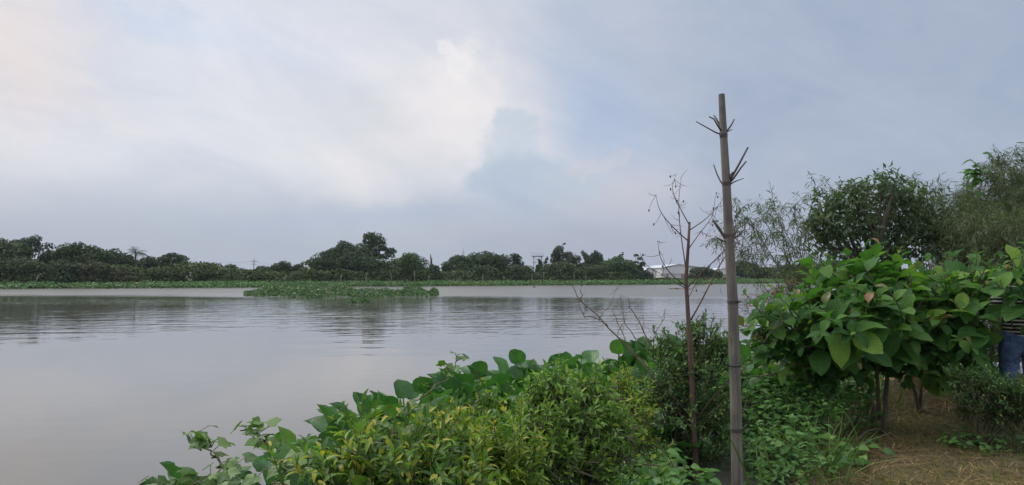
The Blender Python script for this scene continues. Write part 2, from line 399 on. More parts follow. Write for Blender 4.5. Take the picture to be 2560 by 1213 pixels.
f1, _ = g.noise(tc, 2.2, 5, .6); f2, _ = g.noise(tc, 22, 5, .65); f3, _ = g.noise(tc, 0.9, 3, .5)
c = g.ramp(f1, [(.3, (.050, .040, .026)), (.55, (.088, .068, .042)), (.75, (.14, .105, .064))])
c = g.mix(g.m('MULTIPLY', g.sstep(f3, .45, .62), .55), c, (.085, .085, .026))
c = g.mix(1.0, c, g.ramp(f2, [(.3, (.6, .6, .6)), (.7, (1.35, 1.3, 1.25))]), 'MULTIPLY')
g.put(b.inputs['Base Color'], c); b.inputs['Roughness'].default_value = .95
bp = g.new('ShaderNodeBump'); bp.inputs['Strength'].default_value = .8; bp.inputs['Distance'].default_value = .03
g.l.new(f2, bp.inputs['Height']); g.l.new(bp.outputs[0], b.inputs['Normal'])
M_SOIL = m
mb = MB(); mb.add(np.stack([X.ravel(), Y.ravel(), Z], 1), q=np.stack([I[:-1, :-1], I[:-1, 1:], I[1:, 1:], I[1:, :-1]], -1).reshape(-1, 4))
tag(mb.build('ground', M_SOIL), kind='structure')

m, g, b, o = new_mat('river_water')
P = g.new('ShaderNodeNewGeometry').outputs['Position']
pxn, pyn, _ = g.sep(P)
fe = g.new('ShaderNodeMapRange'); 
# distance out from the far bank (straight-line fit of its edge near the view)
fb = g.m('SUBTRACT', g.m('ADD', g.m('MULTIPLY', pxn, 0.46), 108.0), pyn)
wn, _ = g.noise(g.vm('MULTIPLY', P, (0.03, 0.05, 0)), 1.0, 3, .6)
wind = g.sstep(g.m('ADD', pyn, g.m('ADD', g.m('MULTIPLY', pxn, 0.12), g.m('MULTIPLY', g.m('SUBTRACT', wn, .5), 26.0))), 48.0, 62.0)
calm, _ = g.noise(g.vm('MULTIPLY', P, (0.025, 0.06, 0)), 1.0, 2, .5)
amp = g.m('ADD', g.m('MULTIPLY', g.sstep(calm, .40, .68), 0.85), 0.35)
def height(off):
    v = g.vm('ADD', P, off)
    v = g.vm('ADD', v, g.vm('MULTIPLY', g.xyz(pyn, pxn, 0.0), (0.18, -0.10, 0)))
    a, _ = g.noise(g.vm('MULTIPLY', v, (0.45, 1.0, 0)), 1.05, 3.0, .55)
    c, _ = g.noise(g.vm('MULTIPLY', g.vm('ADD', v, (31, 17, 0)), (0.4, 1.0, 0)), 3.2, 1.0, .5)
    d, _ = g.noise(g.vm('MULTIPLY', g.vm('ADD', v, (11, 57, 0)), (0.7, 1.0, 0)), 9.0, 1.0, .5)
    return g.m('ADD', g.m('MULTIPLY', a, 0.046), g.m('ADD', g.m('MULTIPLY', c, 0.0095), g.m('MULTIPLY', d, 0.0010)))
E = 0.04
h0 = height((0, 0, 0)); hx = height((E, 0, 0)); hy = height((0, E, 0))
near_ = g.m('ADD', g.m('MULTIPLY', g.sstep(pyn, 10.0, 26.0), 0.8), 0.2)
k = g.m('DIVIDE', g.m('MULTIPLY', near_, g.m('ADD', amp, g.m('MULTIPLY', wind, 0.15))), E)
sx = g.m('MULTIPLY', g.m('SUBTRACT', h0, hx), k); sy = g.m('MULTIPLY', g.m('SUBTRACT', h0, hy), k)
g.l.new(g.vm('NORMALIZE', g.xyz(sx, sy, 1.0)), b.inputs['Normal'])
mud, _ = g.noise(g.vm('MULTIPLY', P, (.1, .1, 0)), 1.0, 3)
g.put(b.inputs['Base Color'], g.ramp(mud, [(.3, (.116, .113, .104)), (.7, (.132, .127, .116))]))
g.put(b.inputs['Roughness'], g.m('ADD', g.m('MULTIPLY', wind, 0.34), 0.022)); b.inputs['IOR'].default_value = 1.333
b.inputs['Specular IOR Level'].default_value = 0.5
M_WATER = m
wx = axis((-4000, -200, 4), (-200, 200, 9), (200, 4000, 4)); wy = axis((-300, 200, 11), (200, 1200, 4))
X, Y = np.meshgrid(wx, wy); ny_, nx_ = X.shape; I = np.arange(ny_ * nx_).reshape(ny_, nx_)
mb = MB(); mb.add(np.stack([X.ravel(), Y.ravel(), 0 * X.ravel()], 1), q=np.stack([I[:-1, :-1], I[:-1, 1:], I[1:, 1:], I[1:, :-1]], -1).reshape(-1, 4))
tag(mb.build('river_water', M_WATER), kind='structure')

# ------------------------------------------------------------------ leaf templates: (verts, quads, uv), +Y along, +Z up side
def leaf_tpl(prof, L=1.0, W=0.3, fold=0.25, curl=0.3, n=4, across=2, wave=0.0, twist=0.0):
    """prof: half width at t in 0..1; curl: droop of the tip; across: strips across"""
    ts = np.linspace(0, 1, n + 1); us = np.linspace(-1, 1, across + 1); V = []; UV = []
    for t in ts:
        w = max(prof(t), 0.012) * W / 2
        for u in us:
            x = u * w; z = abs(u) * w * fold * 2 - curl * t * t * L + wave * w * math.sin(9 * t + 2 * u) * abs(u)
            a = twist * t
            V.append((x * math.cos(a) - z * math.sin(a) * .3, t * L * (1 - .18 * abs(curl) * t), z + x * math.sin(a))); UV.append(((u + 1) / 2, t))
    c = across + 1
    Q = [[i * c + j, i * c + j + 1, (i + 1) * c + j + 1, (i + 1) * c + j] for i in range(n) for j in range(across)]
    return np.array(V), np.array(Q), np.array(UV)
lance = lambda t: math.sin(math.pi * min(t ** .8, 1)) ** .8 if 0 < t < 1 else 0
ovate = lambda t: (math.sin(math.pi * t ** .62)) ** .7 if 0 < t < 1 else 0
obov = lambda t: (math.sin(math.pi * min(t ** 1.15, 1))) ** .62 if 0 < t < 1 else 0
blade = lambda t: (1 - t) ** .6 * (.6 + .4 * min(t * 6, 1))
T_LANCE = [leaf_tpl(lance, 1, .34, .3, c_, 3, 2) for c_ in (-.05, .15, .35, .5)]
T_SMALL = [leaf_tpl(lance, 1, .42, .25, c_, 2, 2) for c_ in (0, .2, .35)]
T_OVATE = [leaf_tpl(ovate, 1, .72, .15, c_, 4, 2, .15) for c_ in (.05, .2, .35)]
T_TEAK = [leaf_tpl(obov, 1, .60, f_, c_, 6, 4, w_) for f_, c_, w_ in ((.15, .25, .12), (.25, .45, .18), (.1, .6, .15), (.2, .12, .2))]
T_BLADE = [leaf_tpl(blade, 1, .045, .3, c_, 4, 2) for c_ in (.25, .6, .9)]
T_LAWN = leaf_tpl(blade, 1, .045, 0, .6, 2, 1)
T_BAM = [leaf_tpl(lance, 1, .12, .2, c_, 2, 2) for c_ in (.1, .4)]
T_QUAD = (np.array([(0, -.5, 0), (.42, -.08, .06), (.08, .5, -.05), (-.45, .06, .09)], float), np.array([[0, 1, 2, 3]]), np.array([(0, 0), (1, 0), (1, 1), (0, 1)], float))
def lobed_tpl(droop=.25):
    """five-lobed vine leaf as a fan of quads"""
    ang = [-2.5, -2.0, -1.45, -1.1, -.75, -.38, 0, .38, .75, 1.1, 1.45, 2.0, 2.5]
    rad = [.40, .66, .62, .84, .66, .72, 1.0, .72, .66, .84, .62, .66, .40]
    V = [(0, 0, 0)]; UV = [(.5, 0)]
    for a, r_ in zip(ang, rad):
        V.append((math.sin(a) * r_ * .62, math.cos(a) * r_ * .62 + .1, -droop * r_ * r_ * .7 + .08 * abs(math.sin(a)))); UV.append((.5 + .5 * math.sin(a) * r_, max(math.cos(a) * r_, 0)))
    Q = [[0, i, i + 1, i + 2] for i in range(1, len(ang) - 1, 2)]
    return np.array(V), np.array(Q), np.array(UV)
T_LOBE = [lobed_tpl(.15), lobed_tpl(.45)]
def hy_tpl(h, lean, blade_l, blade_w, tilt, cup, r):
    """water hyacinth leaf: swollen stalk rising from the origin, leaning to +Y, with a round cupped blade"""
    mb = MB()
    t = np.linspace(0, 1, 4); pts = np.stack([0 * t, lean * t ** 1.6, h * t], 1)
    mb.tube(pts, [.014, .016, .010, .006], 4, cap=False)
    bv, bq, buv = leaf_tpl(lambda q: (math.sin(math.pi * min(.10 + .90 * q, 1) ** .78)) ** .5 if q < 1 else 0, blade_l, blade_w, cup, .22, 5, 4, r)
    d = np.array([[0, math.cos(tilt), math.sin(tilt)]]); n = np.array([[0, -math.sin(tilt), math.cos(tilt)]])
    Mx = frames(d, n)[0]
    mb.add(bv @ Mx.T + pts[-1], q=bq, uv=buv)
    return np.concatenate(mb.v), np.concatenate(mb.q), np.concatenate(mb.uv)
T_HY = [hy_tpl(*a) for a in ((.46, .10, .17, .17, 1.15, .28, .1), (.40, .16, .18, .17, .75, .22, .2), (.50, .06, .16, .15, 1.35, .4, .1),
                             (.34, .20, .17, .18, .35, .18, .25), (.44, .14, .19, .16, .55, .3, .15), (.30, .22, .16, .16, .1, .2, .2))]
def tpl_mesh(name, tpl, mat):
    mb = MB(); mb.add(tpl[0], q=tpl[1], uv=tpl[2]); return mb.mesh(name, mat)
_tm = {}
def tm(key, tpls, mat):
    k = (key, mat.name)
    if k not in _tm: _tm[k] = [tpl_mesh(key, t, mat) for t in tpls]
    return _tm[k]

def leaves_out(root, key, tpls, mat, M, P, n_parts=300, scale=None, part='leaf', rest='foliage'):
    """the n_parts leaves nearest the camera become parts, the others one joined part"""
    k = len(P); var = rng.integers(0, len(tpls), k)
    order = np.argsort(np.linalg.norm(P - EYE, axis=1))
    mes = tm(key, tpls, mat)
    for i in order[:n_parts]: place(part, mes[var[i]], root, M[i], P[i])
    left = order[n_parts:]
    if len(left):
        mb = MB()
        for v in range(len(tpls)):
            s = left[var[left] == v]; mb.inst(tpls[v], M[s], P[s])
        tag(mb.build(rest, mat, root), kind='stuff')

def rand_dirs(n, zmin=-1.0):
    z = rng.uniform(zmin, 1, n); a = rng.uniform(0, 2 * np.pi, n); r = np.sqrt(1 - z * z)
    return np.stack([r * np.cos(a), r * np.sin(a), z], 1)
def bend(p0, p1, k=5, sag=0.1, jit=0.05):
    p0 = np.asarray(p0, float); p1 = np.asarray(p1, float); t = np.linspace(0, 1, k)[:, None]
    L = np.linalg.norm(p1 - p0)
    off = rng.normal(0, 1, 3) * jit * L; off[2] += sag * L
    p = p0 + (p1 - p0) * t + np.sin(np.pi * t) * off
    if k > 4: p[1:-1] += rng.normal(0, .012 * L, (k - 2, 3))
    return p

# ------------------------------------------------------------------ river haze
mh = bpy.data.materials.new('haze_air'); mh.use_nodes = True; g = NG(mh.node_tree); g.n.clear()
o = g.new('ShaderNodeOutputMaterial'); pv = g.new('ShaderNodeVolumePrincipled')
pv.inputs['Color'].default_value = (.80, .88, 1, 1); pv.inputs['Density'].default_value = .00024; pv.inputs['Anisotropy'].default_value = .2
g.l.new(pv.outputs[0], o.inputs['Volume'])
mb = MB(); mb.box((0, 4300, 5.0), (12600, 9800, 22)); tag(mb.build('haze', mh, smooth=False), kind='stuff')
cy.volume_bounces = 0

# ------------------------------------------------------------------ far trees
def crown_mesh(lobes, n, size, up=.35):
    """leaf clumps spread through a set of lobes (centre, radius xyz)"""
    C = np.array([l[0] for l in lobes]); RR = np.array([l[1] for l in lobes], float)
    w = (RR[:, 0] * RR[:, 2]) ** 1.0; w = w / w.sum()
    i = rng.choice(len(lobes), n, p=w); d = rand_dirs(n, -.75)
    rr = np.where(rng.random(n) < .72, rng.uniform(.82, 1.06, n), rng.uniform(.3, .85, n))
    P = C[i] + d * RR[i] * rr[:, None]
    nrm = norm(d + rng.normal(0, .55, (n, 3)) + np.array([0, 0, up])); t = norm(np.cross(nrm, rng.normal(0, 1, (n, 3))))
    s = size * rng.uniform(.5, 1.35, n)
    return frames(t, nrm) * s[:, None, None], P
def crown_lobes(kind, w, h, zb):
    """w half width, h total height, zb crown base; lobes relative to trunk foot"""
    L = []; ch = h - zb
    if kind == 'round':
        L.append(((0, 0, zb + ch * .5), (w * .72, w * .72, ch * .44)))
        for k in range(11):
            a = rng.uniform(0, 6.28); e = rng.uniform(-.5, 1.0); r = rng.uniform(.22, .40) * w
            L.append(((math.cos(a) * (w - r) * .95 * math.sqrt(max(0, 1 - max(e, 0) ** 2 * .75)), math.sin(a) * (w - r) * .8, zb + ch * (.5 + .5 * e) - (r * .7 if e > .4 else 0)), (r, r, r * .8)))
        L.append(((rng.uniform(-.2, .2) * w, 0, h - .16 * ch), (.3 * w, .3 * w, .16 * ch)))
    elif kind == 'tall':
        for k in range(13):
            t = (k + .5) / 13; r = w * (.55 - .3 * abs(t - .4)) * rng.uniform(.75, 1.2)
            a = rng.uniform(0, 6.28); L.append(((math.cos(a) * w * .42 * (1 - t * .6), math.sin(a) * w * .4, zb + ch * t * .94), (r, r, ch * .11)))
        L.append(((0, 0, h - ch * .08), (.22 * w, .22 * w, ch * .09)))
    elif kind == 'flat':
        for k in range(12):
            a = rng.uniform(0, 6.28); q = rng.uniform(.2, .9); r = rng.uniform(.25, .42) * w
            L.append(((math.cos(a) * q * w * .8, math.sin(a) * q * w * .7, zb + ch * rng.uniform(.55, .85) - q * ch * .25), (r, r, ch * .2)))
        L.append(((0, 0, zb + ch * .4), (w * .6, w * .6, ch * .4)))
    elif kind == 'open':
        for k in range(19):
            a = rng.uniform(0, 6.28); q = rng.uniform(.3, .95); r = rng.uniform(.20, .32) * w
            L.append(((math.cos(a) * q * w * .85, math.sin(a) * q * w * .8, zb + ch * rng.uniform(.15, .93)), (r, r, r * .6)))
    elif kind == 'spiky':
        for k in range(14):
            a = rng.uniform(0, 6.28); q = rng.uniform(.2, 1); e = rng.uniform(.1, .9); r = rng.uniform(.16, .28) * w
            for j in range(3):
                f = 1 + .22 * j
                L.append(((math.cos(a) * q * w * .6 * f, math.sin(a) * q * w * .6 * f, zb + ch * e * (.78 + .09 * j)), (r * (1 - .25 * j), r * (1 - .25 * j), ch * .07)))
        L.append(((0, 0, zb + ch * .35), (w * .6, w * .6, ch * .34)))
    return L
def far_tree(px, top, halfpx, back, kind, mat, label, dens=1.0, zb=.08, name='tree', leafs=.30, cat='tree', group=None, base=None):
    x0 = (px - 1280) / 1850
    d = 100.0
    for _ in range(12): d = float(far_y(np.array([x0 * d]))[0]) + back
    x = x0 * d; z0 = float(ground_z(np.array([x]), np.array([d]))[0]) - .05
    ztop = at(px, top, d)[2]; h = ztop - z0; w = halfpx / 1850 * d
    root = thing(name, label, cat, (x, d, z0), group); org = np.array([x, d, z0])
    lobes = crown_lobes(kind, w, h, h * zb)
    for k in range(5 if kind != 'open' else 2):
        a = rng.uniform(0, 6.28); lobes.append(((math.cos(a) * w * .5, math.sin(a) * w * .45, h * rng.uniform(.14, .34)), (w * .48, w * .48, h * .2)))
    tr = MB(); r0 = max(.05, .022 * h)
    top_p = np.array(lobes[0][0]) * np.array([.6, .6, 1.0])
    tr.tube(org + bend((0, 0, 0), top_p, 5, 0, .04), np.linspace(r0, r0 * .45, 5), 6)
    for l in lobes[1:9]:
        tr.tube(org + bend(top_p * rng.uniform(.35, .9), l[0], 4, .08, .06), np.linspace(r0 * .4, r0 * .12, 4), 4)
    tr.build('trunk', M_FBARK, root)
    area = sum(l[1][0] * l[1][2] for l in lobes)
    n = int(min(9000, max(350, area * 210 * dens * (.34 / leafs) ** 2)))
    M, Pn = crown_mesh(lobes, n, leafs)
    Pn = Pn[:, :] ; ok = Pn[:, 2] > .1; M = M[ok]; Pn = Pn[ok]
    mb = MB(); mb.inst(T_QUAD, M, Pn + org); mb.build('crown', M_FAR[mat], root, smooth=False)
    return root
TREES = [
 # px, top, half, back, kind, material, label
 (10, 596, 76, 16, 'round', 'dark', 'broad dark tree cut by the left edge of the far bank', 1),
 (72, 588, 59, 20, 'open', 'dark', 'tall airy tree with sky showing through its crown, far left bank', 1),
 (62, 640, 73, 11, 'round', 'mid', 'bushy tree in front of the airy tree above the creek mouth', 1),
 (132, 614, 41, 18, 'flat', 'dark', 'dark flat tree between the airy tree and the widest left crown', 1),
 (186, 605, 59, 14, 'round', 'mid', 'highest rounded tree of the left bank wood, knobbly top', 1),
 (150, 648, 56, 10, 'round', 'dark', 'dark low tree right above the gap in the hyacinth strip', 1),
 (232, 612, 51, 16, 'round', 'dark', 'dark rounded tree right of the knobbly topped one', 1),
 (272, 613, 39, 20, 'flat', 'dark', 'narrow dark tree with a flat overhanging top left of the palm', 1),
 (242, 650, 49, 9.5, 'round', 'olive', 'pale olive leaning tree low in the left wood', .9),
 (304, 632, 38, 17, 'round', 'dark', 'small dark tree directly left of the coconut palm', 1),
 (376, 640, 40, 18, 'round', 'dark', 'low round dark tree just right of the coconut palm', 1),
 (340, 646, 34, 21, 'round', 'dark', 'dark rounded tree directly under the coconut palm crown', 1),
 (424, 633, 39, 14, 'tall', 'dark', 'dark upright tree where the left wood ends, ragged top', 1.2),
 (452, 637, 27, 15, 'round', 'mid', 'slim rounded tree leaning on the ragged end of the left wood', 1),
 (520, 652, 48, 26, 'flat', 'dark', 'distant flat topped tree left of the power pole', 1),
 (578, 660, 40, 24, 'flat', 'dark', 'small distant dark tree close beside the power pole', 1),
 (665, 660, 37, 26, 'flat', 'dark', 'distant low dark tree just right of the power pole', 1),
 (705, 652, 42, 24, 'flat', 'dark', 'distant wide umbrella shaped tree left of the pale green bush', 1),
 (745, 660, 29, 24, 'round', 'dark', 'small distant dark tree beside the short palm', 1),
 (808, 627, 48, 13, 'round', 'dark', 'dark round tree at the left foot of the tallest central tree', 1.1),
 (866, 602, 57, 16, 'round', 'dark', 'loose dark tree on the left shoulder of the tallest central tree', 1.6),
 (922, 582, 73, 18, 'tall', 'dark', 'tallest tree of the far bank, big dark ragged crown', 1.3),
 (905, 632, 92, 15, 'round', 'dark', 'wide dark tree filling the foot of the tallest central tree', 1.1),
 (958, 615, 48, 17, 'open', 'dark', 'thin airy tree on the right shoulder of the tallest central tree', 1.5),
 (1030, 632, 62, 11, 'round', 'light', 'fresh green bushy tree beside the tall dead trunk', 1.1),
 (1084, 660, 26, 10, 'round', 'mid', 'small tree wrapped round the foot of the dead trunk', 1),
 (1152, 638, 53, 15, 'round', 'dark', 'round dark tree under the thin radio mast', 1.1),
 (1216, 628, 66, 16, 'round', 'dark', 'wide dome shaped dark tree right of the radio mast', 1.2),
 (1215, 662, 44, 10, 'round', 'mid', 'mid green tree in front of the dome shaped tree', 1),
 (1290, 635, 31, 15, 'tall', 'dark', 'small pointed dark tree standing alone left of the tank tower', 1.2),
 (1356, 635, 24, 16, 'spiky', 'dark', 'spiky little tree half covering the tank tower', 1.2),
 (1396, 614, 29, 17, 'tall', 'dark', 'narrow tall tree under the dark flag', 1.3),
 (1425, 629, 37, 14, 'round', 'olive', 'rounded olive tree right of the flag', 1.1),
 (1488, 616, 51, 18, 'spiky', 'dark', 'dark tree with upswept spiky branches, left one of a pair', 1.4),
 (1528, 626, 35, 20, 'spiky', 'dark', 'smaller dark spiky tree, right one of a pair', 1.4),
 (1300, 664, 55, 10, 'round', 'mid', 'low bushy tree in front of the lone pointed tree', 1),
 (1400, 656, 57, 11, 'round', 'mid', 'broad mid green tree below the flag tree', 1),
 (1475, 660, 44, 11, 'round', 'dark', 'low dark tree below the pair of spiky trees', 1),
 (1545, 640, 48, 12, 'round', 'light', 'light green bamboo like tree right of the spiky pair', 1.0),
 (1592, 634, 29, 13, 'open', 'light', 'light green feathery tree nearest the white hut', 1.8),
 (1604, 676, 31, 10, 'round', 'dark', 'dark shrub tree hiding the foot of the white hut', 1),
 (1752, 664, 37, 14, 'flat', 'dark', 'dark spreading tree in front of the warehouse roof end', 1.1),
 (1782, 676, 26, 13, 'round', 'mid', 'small bush tree between the warehouse and the bamboo pole', 1),
 (1862, 652, 42, 20, 'round', 'dark', 'dark round far tree just right of the bamboo pole', 1),
 (1915, 668, 44, 18, 'round', 'mid', 'low mid green far tree behind the thin bamboo sprays', 1),
 (1965, 660, 40, 18, 'round', 'dark', 'dark far tree seen through the thin bamboo sprays', 1),
 (2015, 654, 40, 20, 'round', 'mid', 'rightmost far bank tree behind the broad leaved shrub', 1),
 (2080, 650, 51, 20, 'round', 'dark', 'far bank tree hidden behind the broad leaved shrub crown', .8),
]
for t in TREES: far_tree(*t[:7], dens=t[7])
for px, top, hw, lab in ((762, 668, 38, 'pale green rounded bush left of the dark central trees'), (640, 672, 40, 'soft green bush below the power pole'),
                         (420, 672, 44, 'low green bush at the foot of the ragged left wood end'), (300, 668, 46, 'olive bush below the coconut palm'),
                         (520, 676, 40, 'dull green bush below the distant flat topped tree')):
    far_tree(px, top, hw, 9.5, 'round', 'light' if px == 762 else ('olive' if px in (300,) else 'mid'), lab, .9, .02, 'bush', .3, 'bush')

# undergrowth along the far bank: one tangled mass
def strip_points(n, x0, x1, b0, b1):
    x = rng.uniform(x0, x1, n); f = rng.uniform(b0, b1, n); return x, far_y(x) + f, f
n = 60000
x, y, f = strip_points(n, -130, 150, 8.0, 13.5)
hh = 1.0 + 1.0 * (hash_noise(x, y * .3, .45, 9) + .6) + .35 * hash_noise(x, y, 1.6, 12)
hh = np.clip(hh, .35, 2.3) + .9 * sst(-x, 34, 44)
hh[(x > 24) & (x < 54)] *= .35
z = .3 + hh * np.sqrt(rng.random(n)) * np.clip((f - 7.4) / 1.6, .25, 1)
nrm = norm(rng.normal(0, .6, (n, 3)) + np.array([0, -.4, .8])); t = norm(np.cross(nrm, rng.normal(0, 1, (n, 3))))
mb = MB(); mb.inst(T_QUAD, frames(t, nrm) * rng.uniform(.18, .5, n)[:, None, None], np.stack([x, y, z], 1))
tag(mb.build('undergrowth', M_FAR['mid'], smooth=False), 'tangled green undergrowth along the foot of the far bank trees', 'undergrowth', kind='stuff')

# hyacinth strip along the far bank
n = 60000
x, y, f = strip_points(n, -140, 150, 0.0, 9.5)
gapc = (88 - 1280) / 1850 * 84
keep = ~((np.abs(x - gapc - .12 * f) < .55 + .14 * f))
x, y, f = x[keep], y[keep], f[keep]; n = len(x)
y = y + .7 * hash_noise(x, 0 * x, .5, 21)
top = (.50 + .12 * hash_noise(x, y, .5, 22)) * sst(f, -.2, 1.2) + .04 * f
z = np.maximum(top * rng.uniform(.15, 1.1, n) ** .6, .03)
nrm = norm(rng.normal(0, .5, (n, 3)) + np.array([0, -.2, .9])); t = norm(np.cross(nrm, rng.normal(0, 1, (n, 3))) + np.array([0, 0, .4]))
mb = MB(); mb.inst(T_QUAD, frames(t, nrm) * rng.uniform(.16, .34, n)[:, None, None], np.stack([x, y, z], 1))
tag(mb.build('hyacinth_strip', M_FARHY, smooth=False), 'bright green strip of water hyacinth fringing the far bank', 'water hyacinth', kind='stuff')

# coconut palm and short palm
def palm(px, top, d, frond, label):
    c = at(px, top, d); base = np.array([c[0] + .3, d, .4])
    root = thing('palm_tree', label, 'palm', base)
    crown = c - np.array([0, 0, frond * .30])
    mb = MB(); mb.tube(bend(base, crown, 6, 0, .03), np.linspace(.16, .10, 6), 7); mb.build('trunk', M_FBARK, root)
    for k in range(15):
        a = k * 2.4 + rng.uniform(-.2, .2); e = rng.uniform(-.2, 1.35); L = frond * rng.uniform(.8, 1.1)
        t = np.linspace(0, 1, 9)[:, None]
        out_ = np.array([math.cos(a) * math.cos(e), math.sin(a) * math.cos(e), math.sin(e)])
        pts = crown + out_ * L * t + np.array([0, 0, -1]) * (t ** 2.0) * L * (.35 + .25 * math.cos(e))
        mb = MB(); mb.tube(pts, np.linspace(.03, .008, 9), 3)
        tt = np.repeat(np.linspace(.12, 1, 20), 2); side = np.tile([-1, 1], 20)
        Pp = crown + out_ * L * tt[:, None] + np.array([0, 0, -1]) * (tt[:, None] ** 2) * L * (.35 + .25 * math.cos(e))
        lat = norm(np.cross(out_, [0, 0, 1])) ; D = norm(side[:, None] * lat + out_ * .7 - np.array([0, 0, .55]))
        ll = frond * .32 * np.sin(np.pi * np.clip(tt * .9 + .1, 0, 1)) ** .6
        mb.inst(T_BLADE[0], frames(D, np.tile([0, 0, 1.0], (40, 1))) * np.stack([ll * 1.6, ll, ll], 1)[:, None, :], Pp)
        mb.build('frond', M_FAR['dark'], root)
palm(340, 622, 97, 1.9, 'coconut palm with drooping fronds rising from the left wood')
palm(756, 655, 122, 1.0, 'short distant palm left of the dark central trees')

# dead trunk, mast, tower, power pole, flag, stakes
mb = MB(); a = at(1078, 668, 120); bq = at(1076, 636, 120)
mb.tube([a - [0, 0, 1.5], a, (a + bq) / 2 + [.08, 0, 0], bq], [.2, .19, .16, .06], 7)
mb.tube([a * .4 + bq * .6, a * .4 + bq * .6 + [.45, 0, .3]], [.06, .02], 5)
tag(mb.build('dead_tree', M_FBARK, loc=(a[0], a[1], .3)), 'bare dead trunk standing up beside the fresh green tree', 'dead tree')
M_STEEL = plain_mat('weathered_steel', (.30, .31, .33), .5)
M_DKST = plain_mat('dark_metal', (.10, .10, .11), .6)
def lattice(mb, c, w, z0, z1, n, r):
    cs = [(c[0] + a * w, c[1] + b_ * w) for a, b_ in ((-1, -1), (1, -1), (1, 1), (-1, 1))]
    for x_, y_ in cs: mb.tube([(x_, y_, z0), (x_, y_, z1)], r, 4)
    zs = np.linspace(z0, z1, n + 1)
    for i in range(n):
        for j in range(4):
            p, q = cs[j], cs[(j + 1) % 4]
            mb.tube([(*p, zs[i]), (*q, zs[i + 1])], r * .6, 3); mb.tube([(*p, zs[i + 1]), (*q, zs[i + 1])], r * .6, 3)
d = 210; c = at(1158, 642, d); tp = at(1158, 619, d)
root = thing('radio_mast', 'thin grey radio mast above the dome shaped trees', 'mast', (c[0], d, .5))
mb = MB(); lattice(mb, c, .22, .5, tp[2] - 1.2, 9, .05); mb.build('lattice_frame', M_STEEL, root)
mb = MB(); mb.tube([(c[0], d, tp[2] - 1.2), (c[0], d, tp[2])], .05, 5); mb.build('antenna', M_STEEL, root)
d = 165; c = at(1346, 660, d); tp = at(1346, 636, d)
root = thing('tank_tower', 'open steel tower platform behind the spiky little tree', 'tower', (c[0], d, .5))
mb = MB(); lattice(mb, (c[0] - .2, d, 0), .9, .5, tp[2] - .5, 4, .07); mb.build('frame', M_STEEL, root)
mb = MB(); mb.box((c[0] - .2, d, tp[2] - .42), (2.7, 2.2, .14)); mb.build('platform', M_STEEL, root)
mb = MB()
for xx in np.linspace(-1.5, 1.1, 6):
    mb.tube([(c[0] + xx, d - 1.05, tp[2] - .35), (c[0] + xx, d - 1.05, tp[2] + .25)], .03, 4)
mb.tube([(c[0] - 1.5, d - 1.05, tp[2] + .25), (c[0] + 1.1, d - 1.05, tp[2] + .25)], .03, 4); mb.build('railing', M_STEEL, root)
d = 260; pt = at(635, 647, d); pb = at(635, 672, d)
root = thing('power_pole', 'distant power pole with crossarm above the low trees', 'power pole', (pt[0], d, .5))
mb = MB(); mb.tube([(pt[0], d, .5), pt], .13, 6); mb.build('pole', M_DKST, root)
mb = MB(); mb.box(pt - [0, 0, .9], (2.6, .14, .14)); mb.box(pt - [0, 0, 1.9], (2.0, .14, .14)); mb.build('crossarm', M_DKST, root)
for (qx, qy), nm in (((440, 644), 1), ((800, 662), 2)):
    e = at(qx, qy, d + 10); p0 = pt - [0, 0, .9]
    t = np.linspace(0, 1, 16)[:, None]; pts = p0 + (e - p0) * t - np.array([0, 0, 1]) * 1.1 * (1 - (2 * t - 1) ** 2)
    mb = MB(); mb.tube(pts, .025, 3, cap=False); mb.build('wire', M_DKST, root)
d = 140; fb_ = at(1407, 622, d); ft = at(1406, 609, d)
root = thing('flag_pole', 'dark flag flying on a pole over the narrow tall tree', 'flag', (fb_[0], d, fb_[2] - 3))
mb = MB(); mb.tube([fb_ - [0, 0, 3], ft], .04, 5); mb.build('pole', M_DKST, root)
mb = MB(); gv = []
for i in range(6):
    for j in range(3): gv.append(ft + np.array([.10 + i * .11, .06 * math.sin(i * 1.4), -.02 - j * .17 + .045 * i + .03 * math.sin(i)]))
mb.add(gv, q=[[i * 3 + j, i * 3 + j + 1, i * 3 + j + 4, i * 3 + j + 3] for i in range(5) for j in range(2)])
mb.build('flag', plain_mat('dark_cloth', (.05, .05, .06), .9), root)
STK = [(95, 688, 706, .5), (714, 687, 704, .35), (854, 685, 704, .3), (918, 682, 704, .4), (976, 682, 703, -.4), (1036, 676, 704, -.05), (1072, 688, 703, 0), (1207, 685, 702, 0),
       (1260, 690, 703, .1), (1331, 688, 702, .2), (1360, 680, 707, .15), (1435, 684, 698, 0), (1464, 688, 699, 0)]
STL = ['leaning stake at the creek mouth in the far left hyacinth', 'leaning stake in the hyacinth left of the pale green bush', 'stake in the hyacinth before the dark round central tree',
       'leaning stake in front of the tallest central tree', 'stake leaning left beside the tallest central tree', 'long upright stake before the fresh green tree', 'short stake below the dead trunk',
       'stake in front of the dome shaped tree', 'thin stake right of the dome shaped tree', 'thin leaning stake left of the tank tower', 'longest pale stake, standing forward in the hyacinth', 'upright stake below the olive tree', 'stake below the pair of spiky trees']
for (px, y0, y1, lean), lab in zip(STK, STL):
    x0 = (px - 1280) / 1850; d = 100.
    for _ in range(10): d = float(far_y(np.array([x0 * d]))[0]) + 4.5
    a = at(px, y0, d); bq = np.array([a[0] - lean, d, -.2])
    mb = MB(); mb.tube([bq, (a + bq) / 2 + [.02, 0, 0], a], [.05, .045, .035], 6)
    tag(mb.build('bamboo_stake', M_STAKE, loc=bq), lab, 'stake', 'stakes in the far hyacinth strip')

